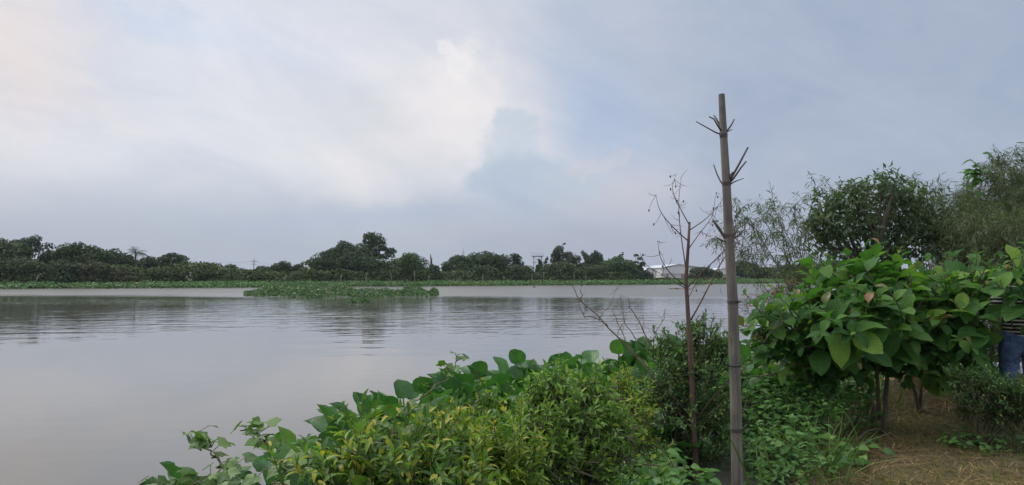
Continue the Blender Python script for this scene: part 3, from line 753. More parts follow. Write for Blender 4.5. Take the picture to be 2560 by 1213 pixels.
# ------------------------------------------------------------------ buildings on the far bank
M_WHITE = plain_mat('white_cladding', (.66, .67, .68), .6, .06, .4)
M_ROOF = plain_mat('pale_sheet_roof', (.58, .61, .66), .45, .08, .4)
M_RUST = plain_mat('red_brown_fascia', (.26, .17, .15), .8, .2, 1)
M_GREYW = plain_mat('grey_render', (.42, .43, .43), .85, .12, 1)
M_DKGL = plain_mat('dark_opening', (.05, .06, .07), .4, .2, 1)
def gable(root, xl, xa, xr, y0, y1, zb, ze, za, mat_w, mat_r, over_=.35):
    mb = MB()
    v = [(xl, y0, zb), (xr, y0, zb), (xr, y0, ze), (xa, y0, za), (xl, y0, ze), (xl, y1, zb), (xr, y1, zb), (xr, y1, ze), (xa, y1, za), (xl, y1, ze)]
    mb.add(v, q=[[0, 1, 2, 4], [5, 9, 7, 6], [0, 4, 9, 5], [1, 6, 7, 2]], t=[[4, 2, 3], [9, 8, 7]]); mb.build('wall', mat_w, root, smooth=False)
    mb = MB()
    for (xa_, za_), (xb_, zb_) in (((xa, za), (xl, ze)), ((xa, za), (xr, ze))):
        ex = over_ if xb_ > xa_ else -over_; dz_ = (zb_ - za_) / (xb_ - xa_) * ex
        A = [(xa_, y0 - over_, za_ + .03), (xb_ + ex, y0 - over_, zb_ + dz_ + .03), (xb_ + ex, y1 + over_, zb_ + dz_ + .03), (xa_, y1 + over_, za_ + .03)]
        Bv = [(p[0], p[1], p[2] + .14) for p in A]
        mb.add(A + Bv, q=[[0, 3, 2, 1], [4, 5, 6, 7], [0, 1, 5, 4], [1, 2, 6, 5], [2, 3, 7, 6], [3, 0, 4, 7]])
    mb.build('roof', mat_r, root, smooth=False)
d = 240
q = lambda px, py, d=d: at(px, py, d)
xl, xa, xr = q(1648, 0)[0], q(1690, 0)[0], q(1752, 0)[0]
zb_, ze_, za_ = .4, q(0, 670)[2], q(0, 661)[2]
root = thing('warehouse', 'white gabled warehouse with a pale sheet roof behind the bare sapling', 'warehouse', (xa, d, .4))
gable(root, xl, xa, xr, d, d + 40, zb_, ze_, za_, M_WHITE, M_ROOF)
mb = MB(); mb.box(((xl + xr) / 2 - .4, d - .12, q(0, 685)[2]), (xr - xl - 1.4, .16, .18)); mb.build('fascia', M_RUST, root)
for px in (1661, 1700, 1722):
    mb = MB(); mb.box((q(px, 0)[0], d - .1, 1.3), (1.0 if px == 1700 else .6, .14, 1.5)); mb.build('door', M_DKGL, root)
for px in (1664, 1676, 1706, 1736):
    mb = MB(); mb.tube([(q(px, 0)[0], d - .2, .4), (q(px, 0)[0], d - .2, ze_ - .3)], .06, 5); mb.build('downpipe', M_GREYW, root)
d2 = 190
root = thing('hut', 'small white hut with a pale roof left of the warehouse', 'hut', (at(1628, 690, d2)[0], d2, .4))
gable(root, at(1606, 0, d2)[0], at(1614, 0, d2)[0], at(1634, 0, d2)[0], d2, d2 + 6, .4, at(0, 678, d2)[2], at(0, 670, d2)[2], M_WHITE, M_ROOF, .2)
mb = MB(); mb.box((at(1626, 0, d2)[0], d2 - .05, 1.35), (.5, .08, .8)); mb.build('window', M_DKGL, root)
d3 = 250
root = thing('low_building', 'low white building right of the warehouse behind the bamboo pole', 'building', (at(1805, 690, d3)[0], d3, .4))
gable(root, at(1768, 0, d3)[0], at(1800, 0, d3)[0], at(1846, 0, d3)[0], d3, d3 + 14, .4, at(0, 678, d3)[2], at(0, 671, d3)[2], M_WHITE, M_ROOF)
for px in (1780, 1815, 1830):
    mb = MB(); mb.box((at(px, 0, d3)[0], d3 - .05, 1.9), (1.0, .1, .9)); mb.build('window', M_DKGL, root)
# fence posts with rails before the warehouse, concrete river wall to its right
d4 = 165
x0, x1 = at(1650, 0, d4)[0], at(1716, 0, d4)[0]
root = thing('fence', 'grey post fence in front of the white warehouse', 'fence', ((x0 + x1) / 2, d4, .8))
for xx in np.linspace(x0, x1, 14):
    mb = MB(); mb.box((xx, d4, 1.25), (.10, .10, 1.5)); mb.build('post', M_GREYW, root, smooth=False)
for zz in (1.35, 1.85):
    mb = MB(); mb.box(((x0 + x1) / 2, d4 + .09, zz), (x1 - x0, .05, .05)); mb.build('rail', M_GREYW, root, smooth=False)
x0, x1 = at(1718, 0, d4)[0], at(1826, 0, d4)[0]
root = thing('river_wall', 'grey concrete wall with brown foot right of the warehouse', 'wall', ((x0 + x1) / 2, d4, .5))
mb = MB()
nP = 9
for i in range(nP):
    w_ = (x1 - x0) / nP; mb = MB(); mb.box((x0 + (i + .5) * w_, d4, 1.05), (w_ - .03, .18, 1.3)); mb.build('panel', M_GREYW, root, smooth=False)
for i in range(nP + 1):
    mb = MB(); mb.box((x0 + i * (x1 - x0) / nP, d4 - .06, 1.1), (.2, .26, 1.5)); mb.build('pillar', M_GREYW, root, smooth=False)
mb = MB(); mb.box(((x0 + x1) / 2, d4 - .6, .55), (x1 - x0, .8, .5)); mb.build('footing', M_RUST, root, smooth=False)

# ------------------------------------------------------------------ floating hyacinth islands and debris
def island(px0, px1, yfront, yback, n, hmax, label, shape, name='hyacinth_island'):
    fx = 1850 * 1.6
    c = at((px0 + px1) / 2, 0, 60)
    d0 = fx / (yfront - 688); d1 = fx / (yback - 688)
    dm = (d0 + d1) / 2
    root_loc = at((px0 + px1) / 2, 700, dm); root_loc[2] = 0
    u = rng.uniform(0, 1, n * 3); w = rng.uniform(0, 1, n * 3)
    lo, hi, hh = shape(u)
    ok = (w > lo) & (w < hi); u, w, hh, lo, hi = u[ok][:n], w[ok][:n], hh[ok][:n], lo[ok][:n], hi[ok][:n]
    dd = d0 + (d1 - d0) * w; px = px0 + (px1 - px0) * u
    x = (px - 1280) / 1850 * dd; n_ = len(x)
    edge = np.clip(np.minimum(w - lo, hi - w) / .14, .15, 1)
    top = hmax * hh * edge * (1 + .3 * hash_noise(x, dd, 1.4, 31))
    z = np.maximum(top * rng.random(n_) ** .55, .02)
    nrm = norm(rng.normal(0, .6, (n_, 3)) + np.array([0, -.25, .8])); t = norm(np.cross(nrm, rng.normal(0, 1, (n_, 3))) + np.array([0, 0, .5]))
    mb = MB(); mb.inst(T_QUAD, frames(t, nrm) * rng.uniform(.12, .27, n_)[:, None, None], np.stack([x, dd, z], 1))
    tag(mb.build(name, M_ISHY, smooth=False, loc=root_loc), label, 'water hyacinth')
def shp(u):
    lo = .12 * np.sin(u * 9) ** 2 + .25 * np.clip(.12 - u, 0, 1) * 4 + .1 * np.clip(u - .9, 0, 1) * 6
    hi = np.where(u < .56, .55 + .45 * sst(u, .0, .22), .50 + .12 * np.sin(u * 14))
    hh = np.interp(u, [0, .06, .12, .2, .4, .55, .62, .68, .78, .82, .9, .96, 1], [.25, .35, .75, .85, .95, .85, .45, .75, .8, .55, 1.1, .8, .2])
    return lo, hi, hh
island(612, 1070, 745, 722, 16000, .62, 'long floating island of water hyacinth in mid river', shp)
island(1074, 1096, 739, 734, 900, .45, 'small floating clump of hyacinth off the right end of the island', lambda u: (0 * u, 0 * u + 1, .4 + .6 * np.sin(np.pi * u)), 'hyacinth_clump')
island(870, 925, 757, 751, 700, .22, 'tiny low hyacinth clump floating in front of the island', lambda u: (0 * u, 0 * u + 1, .4 + .6 * np.sin(np.pi * u)), 'hyacinth_clump')
M_DEB = bark_mat('floating_debris', (.20, .14, .08), (.36, .27, .16), 3)
M_DEB2 = bark_mat('wet_driftwood', (.035, .032, .03), (.07, .065, .06), 3)
def debris(px, py, w, h, mat, label, name='floating_debris', cat='debris', n=12):
    d = 1850 * 1.6 / (py - 688); c = at(px, py, d); c[2] = 0
    W = w / 1850 * d; H = h / 1850 * d; mb = MB()
    for k in range(n):
        a = c + np.array([rng.uniform(-.5, .5) * W, rng.uniform(-.6, .6), rng.uniform(0, H * .5)])
        dv = np.array([rng.normal(0, 1), rng.normal(0, .6), rng.normal(0, .12)]) * W * .18
        mb.tube([a - dv, a + [0, 0, H * .2], a + dv], [.02, H * .35, .02], 6)
    tag(mb.build(name, mat, loc=c), label, cat)
debris(1336, 719, 8, 4, M_DEB2, 'dark floating log lump off the far hyacinth strip', 'driftwood', 'driftwood', 6)
debris(1300, 714, 30, 2.0, M_DEB, 'thin raft of brown debris along the far hyacinth edge', n=16)
debris(1700, 723, 40, 4, M_DEB, 'yellow brown raft of debris floating behind the bare sapling', n=18)
mb = MB(); c = at(1102, 661, 90); 
for s_ in (-1, 1): mb.add([c, c + [s_ * .12, .03, .07], c + [s_ * .26, .06, .02], c + [s_ * .10, -.05, .02]], q=[[0, 1, 2, 3]])
mb.tube([c - [0, .13, 0], c, c + [0, .14, .01]], [.01, .05, .015], 6)
tag(mb.build('bird', M_DKST, loc=c), 'tiny dark bird flying over the low trees', 'bird')

# ------------------------------------------------------------------ near hyacinth mat
EDGE = np.array([(-6, -.5), (-2.1, 2.4), (-1.86, 3.95), (-1.56, 5.05), (-1.30, 5.5), (-1.14, 6.6), (-.55, 7.85), (.75, 9.0), (1.8, 9.3), (3.7, 11.0), (5.2, 12.2), (8, 14.5)], float)
n = 9000
cand = np.stack([rng.uniform(-3.2, 7.5, n), rng.uniform(2.2, 14.0, n)], 1)
s1 = seg_dist(cand, EDGE); s2 = seg_dist(cand, BANK)
cand = cand[(s1 > .05 + .10 * rng.random(n)) & (s2 < np.where(cand[:, 0] > .3, -.95, -.25))]
sel = []; cell = {}
for p in cand:
    rmin = .185 if p[1] < 7 else (.225 if p[1] < 10 else .30)
    kx, ky = int(p[0] // .3), int(p[1] // .3)
    if any((p[0] - a[0]) ** 2 + (p[1] - a[1]) ** 2 < rmin ** 2 for i in (-1, 0, 1) for j in (-1, 0, 1) for a in cell.get((kx + i, ky + j), ())): continue
    cell.setdefault((kx, ky), []).append(p); sel.append(p)
sel = np.array(sel)
dist = np.hypot(sel[:, 0], sel[:, 1])
order = np.argsort(dist - .9 * (np.abs(seg_dist(sel, EDGE)) < .6) * 2)
def hy_zone(p):
    px = 1280 + 1850 * p[0] / p[1]
    if px < 1010: return 'water hyacinth plant with large glossy leaves in the left tongue of the near mat', 'hyacinths of the left tongue of the mat'
    if px < 1420: return 'water hyacinth plant behind the tall small leaved shrub, in the middle of the near mat', 'hyacinths in the middle of the mat'
    if px < 1835: return 'water hyacinth plant behind the bare sapling, left of the bamboo pole', 'hyacinths between the tall shrub and the pole'
    return 'water hyacinth plant of the near mat right of the bamboo pole', 'hyacinths right of the bamboo pole'
hy_mes = tm('leaf', T_HY, M_HY); rest = MB()
def hy_leaves(p, s):
    k = int(rng.integers(8, 12)); out_ = []
    a0 = rng.uniform(0, 6.28)
    for j in range(k):
        a = a0 + j * 2.4 + rng.uniform(-.3, .3); v = int(rng.choice(6, p=[.24, .22, .16, .14, .16, .08]))
        sc = s * rng.uniform(.78, 1.12); c_, s_ = math.cos(a), math.sin(a); tl = rng.normal(-.04, .2)
        Rz = np.array([[c_, -s_, 0], [s_, c_, 0], [0, 0, 1]]); Rx = np.array([[1, 0, 0], [0, math.cos(tl), -math.sin(tl)], [0, math.sin(tl), math.cos(tl)]])
        out_.append((v, Rz @ Rx * sc, np.array([p[0] + c_ * .02, p[1] + s_ * .02, -.04])))
    return out_
for rank, i in enumerate(order):
    p = sel[i]
    s = np.interp(p[1], [3.5, 5, 7, 9, 12], [.96, 1.04, 1.14, 1.28, 1.25]) * (1 + .10 * hash_noise(np.array([p[0]]), np.array([p[1]]), 2.2, 40)[0])
    lv = hy_leaves(p, s)
    if rank < 298:
        lab, grp = hy_zone(p); root = thing('water_hyacinth', lab, 'water hyacinth', (p[0], p[1], 0), grp)
        for v, M, P_ in lv: place('leaf', hy_mes[v], root, M, P_)
    else:
        for v, M, P_ in lv: rest.inst(T_HY[v], M[None], P_[None])
if rest.n: tag(rest.build('hyacinth_mat', M_HY), 'mass of smaller water hyacinths farther along the near bank', 'water hyacinth', kind='stuff')

# ------------------------------------------------------------------ shrubs of the near bank
def shrub(name, label, cat, base, lobes, ntwig, per, lsize, key, tpls, mat, stem_mat=M_TWIG, tl=(.16, .34), r0=.012, n_parts=300, up=.5, aspect=1.0, nstem=None, stems=None):
    base = np.asarray(base, float); root = thing(name, label, cat, base)
    mb = MB(); lobes = [(np.asarray(c, float), np.asarray(r, float) * np.ones(3)) for c, r in lobes]
    for c, r in lobes:
        b0 = base + np.array([rng.normal(0, .03), rng.normal(0, .03), -.03])
        mb.tube(bend(b0, c, 6, .02, .07), np.linspace(r0, r0 * .35, 6), 5)
    w = np.array([r[0] * r[2] for c, r in lobes]); w /= w.sum()
    li = rng.choice(len(lobes), ntwig, p=w); d = rand_dirs(ntwig, -.55)
    LP, LD, LN, LS = [], [], [], []
    for i in range(ntwig):
        c, r = lobes[li[i]]; rr = rng.uniform(.75, 1.08) if rng.random() < .7 else rng.uniform(.35, .8)
        tip = c + d[i] * r * (rr if rng.random() > .16 else rng.uniform(1.1, 1.55)); tip[2] = max(tip[2], base[2] + .06)
        dir_ = norm(d[i] * .7 + np.array([0, 0, up]) + rng.normal(0, .3, 3)); L = rng.uniform(*tl)
        st = tip - dir_ * L
        pts = bend(st, tip, 4, -.04, .05); mb.tube(pts, np.linspace(r0 * .28, r0 * .10, 4), 3, cap=False)
        q = c + (base - c) * rng.uniform(0, .15)
        mb.tube(bend(q, st, 4, .03, .05), np.linspace(min(r0 * .30, .0034), min(r0 * .2, .0024), 4), 3, cap=False)
        t = np.linspace(.22, 1.0, per) + rng.normal(0, .02, per); t = np.clip(t, 0, 1)
        pp = st + (tip - st) * t[:, None]
        x_ = norm(np.cross(dir_, [.3, .2, 1.0])); y_ = np.cross(dir_, x_)
        an = np.arange(per) * 2.4 + rng.uniform(0, 6)
        rad = np.cos(an)[:, None] * x_ + np.sin(an)[:, None] * y_
        ld = norm(dir_ * (.55 + .5 * t[:, None]) + rad * .85 + rng.normal(0, .18, (per, 3)))
        LP.append(pp); LD.append(ld); LN.append(norm(dir_ + np.array([0, 0, .7]) + rng.normal(0, .25, (per, 3))))
        LS.append(lsize * rng.uniform(.6, 1.2, per) * (1 - .25 * t))
    mb.build('stem', stem_mat, root)
    LP, LD, LN, LS = map(np.concatenate, (LP, LD, LN, LS))
    M = frames(LD, LN) * LS[:, None, None]; M[:, :, 0] *= aspect
    leaves_out(root, key, tpls, mat, M, LP, n_parts)
    return root
gz = lambda x, y: float(ground_z(np.array([float(x)]), np.array([float(y)]))[0])
def gp(x, y): return (x, y, gz(x, y))
# yellowing shrub at lower left of centre
c = at(930, 1120, 3.1)
shrub('yellowing_shrub', 'shrub with many yellow and orange leaves at the bottom centre left', 'shrub', gp(c[0] + .05, 3.05),
      [(at(950, 1155, 3.0), (.32, .28, .19)), (at(1075, 1110, 3.2), (.16, .2, .13)), (at(850, 1240, 2.9), (.14, .2, .09)), (at(1060, 1200, 2.9), (.30, .2, .18)), (at(1000, 1090, 3.3), (.17, .15, .11)), ],
      250, 13, .075, 'leaf', T_LANCE, M_YEL)
c = at(1230, 1120, 3.25)
shrub('lime_shrub', 'bright lime green leafy shoots between the two yellowing shrubs', 'shrub', gp(c[0], 3.2),
      [(at(1245, 1110, 3.25), (.15, .15, .14)), (at(1175, 1075, 3.4), (.13, .12, .12)), (at(1290, 1180, 3.2), (.14, .1, .12)), (at(1200, 1190, 3.1), (.16, .1, .12))], 110, 14, .062, 'leaf', T_LANCE, M_LIME, tl=(.12, .24), up=.9)
c = at(1380, 1213, 3.9)
shrub('small_leaved_shrub', 'tall small leaved shrub with a forked grey trunk at the bottom centre', 'shrub', gp(at(1340, 1213, 3.75)[0], 3.75),
      [(at(1410, 1030, 3.85), (.26, .25, .18)), (at(1470, 960, 3.9), (.13, .15, .11)), (at(1350, 980, 3.95), (.15, .15, .11)), (at(1520, 1040, 4.0), (.12, .15, .13)), (at(1325, 1070, 3.7), (.17, .17, .13)), (at(1450, 1110, 3.85), (.22, .2, .14)), (at(1400, 950, 3.9), (.15, .15, .10)), (at(1540, 1080, 3.9), (.14, .15, .13)), (at(1380, 1120, 3.6), (.17, .15, .12)), (at(1480, 1170, 3.8), (.2, .2, .12)), (at(1330, 1170, 3.6), (.16, .15, .12))],
      400, 16, .058, 'leaf', T_LANCE, M_YELO, stem_mat=M_BARK, r0=.014)
c = at(1140, 960, 4.2)
shrub('yellow_tipped_shrub', 'thin yellow tipped shrub in front of the hyacinth left of the tall shrub', 'shrub', gp(at(1170, 1100, 4.0)[0], 4.0),
      [(at(1130, 1035, 4.1), (.13, .12, .09)), (at(1215, 1010, 4.3), (.08, .1, .07)), (at(1170, 1080, 4.0), (.15, .12, .09))], 70, 12, .06, 'leaf', T_LANCE, M_YEL)
shrub('pale_leaved_shrub', 'pale green thin shrub between the tall shrub and the dark bush', 'shrub', gp(at(1570, 1110, 4.6)[0], 4.7),
      [(at(1575, 1010, 4.7), (.17, .15, .18)), (at(1610, 1080, 4.6), (.13, .12, .12)), (at(1555, 940, 4.9), (.12, .1, .1))], 70, 11, .055, 'leaf', T_SMALL, M_LIME)
shrub('dark_bush', 'dense dark green bush growing round the foot of the bare sapling', 'bush', gp(at(1735, 1180, 5.85)[0], 5.95),
      [(at(1730, 900, 5.95), (.36, .34, .30)), (at(1740, 815, 5.95), (.19, .2, .13)), (at(1790, 850, 6.0), (.14, .2, .12)), (at(1670, 850, 6.0), (.13, .2, .12)), (at(1700, 1020, 5.8), (.30, .3, .24)), (at(1780, 1010, 5.9), (.24, .3, .26)), (at(1650, 960, 5.9), (.2, .2, .2)), (at(1740, 1120, 5.8), (.28, .2, .14))],
      420, 15, .056, 'leaf', T_SMALL, M_DARK, r0=.018, aspect=1.0)
# low creeper plants with ovate leaves, on the wet ground
def creeper(px, py, d, rad, n, label, key='leaf', tpls=T_OVATE, mat=M_GC, size=.095, hgt=.3):
    c = at(px, py, d); z0 = gz(c[0], d); root = thing('creeper_plant', label, 'plant', (c[0], d, z0))
    mb = MB(); P_, D_, N_, S_ = [], [], [], []
    for k in range(n // 3):
        a = rng.uniform(0, 6.28); q = rad * math.sqrt(rng.random()); h = hgt * rng.uniform(.5, 1.2) * (1 - .35 * q / rad)
        f = np.array([c[0] + math.cos(a) * q * .6, d + math.sin(a) * q * .6, z0]); tip = np.array([c[0] + math.cos(a) * q, d + math.sin(a) * q, max(z0, 0) + h])
        pts = bend(f, tip, 4, .05, .08); mb.tube(pts, [.004, .0035, .003, .002], 3, cap=False)
        for j in range(3):
            aa = a + j * 2.1 + rng.uniform(-.4, .4)
            D_.append((math.cos(aa), math.sin(aa), rng.uniform(-.1, .35))); N_.append((rng.normal(0, .25), rng.normal(0, .25) - .2, 1)); P_.append(tip - np.array([0, 0, .05 * j])); S_.append(size * rng.uniform(.6, 1.25))
    mb.build('stem', M_CULM, root)
    M = frames(np.array(D_), np.array(N_)) * np.array(S_)[:, None, None]
    leaves_out(root, key, tpls, mat, M, np.array(P_), 300)
creeper(1540, 1170, 4.5, .55, 260, 'creeper with bright oval leaves at the bottom edge beside the tall shrub', hgt=.42)
creeper(1480, 1120, 5.0, .5, 220, 'oval leaved creeper behind the right side of the tall shrub', hgt=.45)
creeper(1620, 1150, 5.2, .45, 200, 'oval leaved creeper left of the sapling foot', hgt=.36)
creeper(1650, 1200, 4.8, .24, 70, 'oval leaved creeper in front of the sapling foot at the bottom edge', hgt=.22)
creeper(1560, 1060, 5.6, .45, 200, 'oval leaved creeper behind the pale green thin shrub', hgt=.4)
creeper(1990, 1090, 6.1, .5, 160, 'oval leaved creeper right of the bamboo pole near the wet hollow', hgt=.3)
creeper(2110, 1120, 6.3, .35, 80, 'sprawling creeper at the edge of the bare soil', hgt=.14)
creeper(1950, 1000, 7.0, .6, 240, 'weedy patch of oval leaves right of the bamboo pole', size=.085, hgt=.62)
creeper(2060, 990, 7.5, .6, 240, 'weedy patch of oval leaves left of the broad leaved shrub trunks', size=.085, hgt=.62)
# lobed vines over the left part of the mat
def vine(pts_px, label, n, size, spread):
    P0 = np.array([at(*p) for p in pts_px]); root = thing('vine', label, 'vine', P0[0])
    t = np.linspace(0, len(P0) - 1, 26); pts = np.stack([np.interp(t, np.arange(len(P0)), P0[:, k]) for k in range(3)], 1)
    pts[1:-1] += rng.normal(0, .012, (24, 3))
    mb = MB(); mb.tube(pts, np.linspace(.006, .003, 26), 5)
    i = rng.integers(0, 26, n); off = rng.normal(0, spread, (n, 3)) * np.array([1, 1, .5]); off[:, 2] = np.abs(off[:, 2]) + .015
    Pn = pts[i] + off
    for k in range(n): mb.tube(bend(pts[i[k]], Pn[k], 3, .1, .05), [.003, .0025, .002], 3, cap=False)
    mb.build('stem', M_CULM, root)
    a = rng.uniform(0, 6.28, n); D_ = np.stack([np.cos(a), np.sin(a), rng.uniform(-.5, .2, n)], 1); N_ = rng.normal(0, .3, (n, 3)) + np.array([0, -.25, 1])
    leaves_out(root, 'leaf', T_LOBE, M_VINE, frames(D_, N_) * (size * rng.uniform(.6, 1.2, n))[:, None, None], Pn, 300)
vine([(560, 1213, 3.5), (545, 1165, 3.6), (520, 1120, 3.7), (480, 1108, 3.75)], 'lobed leaf vine reaching out over the water at lower left', 20, .10, .04)
vine([(720, 1190, 3.5), (680, 1120, 3.8), (640, 1090, 3.95), (612, 1072, 4.0)], 'lobed leaf vine climbing out above the left hyacinth edge', 20, .10, .04)
vine([(380, 1235, 3.4), (470, 1225, 3.45), (600, 1215, 3.5), (740, 1215, 3.4)], 'tangle of lobed vine leaves along the bottom left of the mat', 34, .085, .08)
vine([(860, 1120, 3.7), (960, 1060, 4.2), (1060, 990, 4.8), (1130, 930, 5.4), (1150, 885, 5.6)], 'long vine running up to a curled tip over the hyacinth', 34, .085, .05)
vine([(1000, 1080, 3.2), (900, 1140, 3.1), (840, 1180, 3.0)], 'lobed vine draped on the yellowing shrub', 20, .085, .06)

# ------------------------------------------------------------------ bamboo pole
m, g, b, o = new_mat('grey_bamboo')
tc = g.new('ShaderNodeTexCoord').outputs['Object']
f1, _ = g.noise(g.vm('MULTIPLY', tc, (14, 14, 1.2)), 3, 5, .6); f2, _ = g.noise(tc, 4, 4, .6)
c = g.ramp(f1, [(.3, (.115, .098, .082)), (.55, (.19, .165, .14)), (.8, (.27, .235, .20))])
f3, _ = g.noise(g.vm('MULTIPLY', tc, (40, 40, 5)), 1.0, 4, .7)
c = g.mix(g.m('MULTIPLY', g.sstep(f2, .46, .66), .55), c, (.085, .072, .066))
c = g.mix(g.m('MULTIPLY', g.sstep(f3, .58, .70), .6), c, (.05, .042, .04))
c = g.mix(g.m('MULTIPLY', g.sstep(f3, .40, .30), .4), c, (.36, .32, .27))
g.put(b.inputs['Base Color'], c); b.inputs['Roughness'].default_value = .7
bp = g.new('ShaderNodeBump'); bp.inputs['Strength'].default_value = .25; bp.inputs['Distance'].default_value = .004
g.l.new(f1, bp.inputs['Height']); g.l.new(bp.outputs[0], b.inputs['Normal'])
M_POLE = m
M_NODE = bark_mat('bamboo_node', (.06, .05, .045), (.13, .11, .095), 20)
M_STUB = bark_mat('branch_stub', (.06, .05, .048), (.15, .125, .11), 20)
DP = 5.2
line = [(1804, 237), (1809, 340), (1816, 460), (1822, 590), (1832, 755), (1837, 912), (1841, 1075), (1843, 1213)]
wid = [15.5, 18.5, 21, 23, 25.5, 27, 28, 28.5]
C_ = np.array([at(x_, y_, DP) for x_, y_ in line]); r_ = np.array(wid) / 2 / 1850 * DP
foot = np.array([C_[-1][0] + .012, DP, gz(C_[-1][0], DP) - .25])
C_ = np.vstack([C_, foot]); r_ = np.append(r_, r_[-1])
root = thing('bamboo_pole', 'tall grey bamboo pole with trimmed branch stubs stuck in the bank', 'pole', (foot[0], DP, foot[2] + .25))
t = np.concatenate([np.linspace(i, i + 1, 6)[:-1] for i in range(8)] + [[8]])
pts = np.stack([np.interp(t, np.arange(9), C_[:, k]) for k in range(3)], 1); rr = np.interp(t, np.arange(9), r_)
mb = MB(); mb.tube(pts, rr, 20, cap=False)
# hollow cut top: rim, inner wall, floor
up_ = norm(pts[0] - pts[1])
mb.tube([pts[0], pts[0] + up_ * .004, pts[0] - up_ * .002, pts[0] - up_ * .10], [rr[0], rr[0] * .97, rr[0] * .72, rr[0] * .70], 20, cap=False)
mb.build('culm', M_POLE, root)
def arc(c, ax, r, a0, a1, n=14, nz=0.0):
    ax = norm(ax); x_ = norm(np.cross(ax, [0, 1, 0.01])); y_ = np.cross(ax, x_); a = np.linspace(a0, a1, n)
    return c + r * (np.cos(a)[:, None] * x_ + np.sin(a)[:, None] * y_)
for i in range(1, 7):
    c = C_[i]; ax = C_[i] - C_[i + 1]
    mb = MB(); ring = arc(c, ax, r_[i] * .98, 0, 6.2832, 21)
    axn = norm(ax)
    mb.tube([c - axn * .016, c - axn * .007, c, c + axn * .006, c + axn * .018], [r_[i] * 1.005, r_[i] * 1.08, r_[i] * 1.03, r_[i] * 1.15, r_[i] * 1.005], 20, cap=False); mb.build('node_ring', M_NODE, root)
# split running down the lower culm: a dark groove laid as a thin sliver
mb = MB(); k0 = 24
sp = np.array([p + np.array([.002, -q * .985, 0]) for p, q in zip(pts[17:36], rr[17:36])]); mb.tube(sp, .0022, 4, cap=False); mb.build('split', M_DKST, root)
STUB = [((1809, 338), [(1790, 332), (1765, 318), (1740, 304)], 4.5, 2.5), ((1808, 335), [(1795, 315), (1785, 298), (1773, 292)], 5, 3), ((1806, 330), [(1798, 310), (1790, 296), (1785, 289)], 5.5, 4),
        ((1811, 335), [(1822, 322), (1830, 310), (1836, 298)], 5, 3), ((1811, 337), [(1821, 328), (1831, 324)], 3, 2),
        ((1814, 468), [(1802, 455), (1793, 437), (1784, 412)], 4.5, 3), ((1818, 462), [(1830, 442), (1848, 410), (1870, 368)], 6.5, 4.5), ((1818, 464), [(1835, 445), (1852, 420), (1866, 403)], 5.5, 3.5),
        ((1819, 466), [(1835, 455), (1848, 450), (1860, 446)], 4, 1.5), ((1817, 458), [(1825, 440), (1833, 430)], 5, 4),
        ((1819, 602), [(1808, 588), (1796, 570), (1782, 550)], 8, 7), ((1817, 606), [(1802, 600), (1793, 595)], 5, 4), ((1826, 598), [(1845, 590), (1860, 575), (1867, 552)], 5, 2.5), ((1826, 602), [(1836, 585), (1846, 568)], 6, 4),
        ((1834, 758), [(1846, 756), (1853, 753)], 5, 3.5)]
for s0, ps, w0, w1 in STUB:
    side = -1 if ps[-1][0] < s0[0] else 1; dp = DP - rng.uniform(-.03, .03)
    pl = [at(*s0, DP)] + [at(*p, DP + (dp - DP) * (i + 1)) for i, p in enumerate(ps)]
    mb = MB(); mb.tube(pl, np.linspace(w0, w1, len(pl)) / 2 / 1850 * DP, 7); mb.build('branch_stub', M_STUB, root)
mb = MB(); mb.tube(arc(C_[5], C_[5] - C_[6], r_[5] * 1.13, 0, 6.2832, 18), .0045, 5); mb.tube([C_[5] + [-r_[5] * 1.1, -.01, 0], C_[5] + [-r_[5] * 1.1 - .03, -.02, .012]], [.006, .003], 5); mb.build('tie', M_DKST, root)
mb = MB()
for k in range(26):
    p = C_[3] + np.array([rng.uniform(.0, .10), rng.uniform(-.05, .03), rng.uniform(-.10, .05)]); mb.tube(bend(p, p + rng.normal(0, .05, 3), 4, .2, .25), [.002, .002, .0018, .001], 3, cap=False)
mb.build('root_tuft', M_DRY, root)

# ------------------------------------------------------------------ bare sapling
DS = 5.7
tr = [(1741, 1200), (1734, 1060), (1728, 900), (1721, 800), (1715, 700), (1721, 610), (1724, 555)]
trw = [16, 14.5, 13, 11, 9.5, 7.5, 5.5]
Tt = np.array([at(x_, y_, DS) for x_, y_ in tr])
root = thing('bare_sapling', 'leafless reddish sapling with a broken top left of the bamboo pole', 'sapling', (Tt[0][0], DS, gz(Tt[0][0], DS)))
mb = MB(); mb.tube(np.vstack([[Tt[0][0] + .005, DS, gz(Tt[0][0], DS) - .1], Tt]), np.array([19] + trw) / 2 / 1850 * DS, 9); mb.build('trunk', M_RED, root)
BR = [([(1721, 603), (1690, 576), (1662, 546), (1646, 520), (1640, 488)], 4.5), ([(1723, 562), (1706, 532), (1691, 502), (1678, 470), (1690, 436)], 4), ([(1716, 680), (1704, 600), (1697, 540), (1697, 490), (1703, 448)], 4.5),
      ([(1725, 575), (1765, 548), (1796, 515), (1808, 495)], 4), ([(1723, 620), (1750, 582), (1782, 542), (1790, 480)], 4), ([(1714, 716), (1675, 684), (1650, 645), (1644, 602)], 4.5),
      ([(1716, 722), (1757, 678), (1800, 640), (1838, 590), (1842, 505)], 5), ([(1727, 800), (1752, 756), (1785, 690), (1812, 640), (1850, 600)], 6.5), ([(1718, 750), (1745, 700), (1765, 660)], 3), ([(1712, 720), (1660, 690), (1610, 660), (1600, 632)], 3.5),
      ([(1733, 1050), (1690, 1000), (1650, 960)], 5), ([(1735, 1060), (1775, 1000), (1830, 950), (1880, 905), (1945, 800)], 5)]
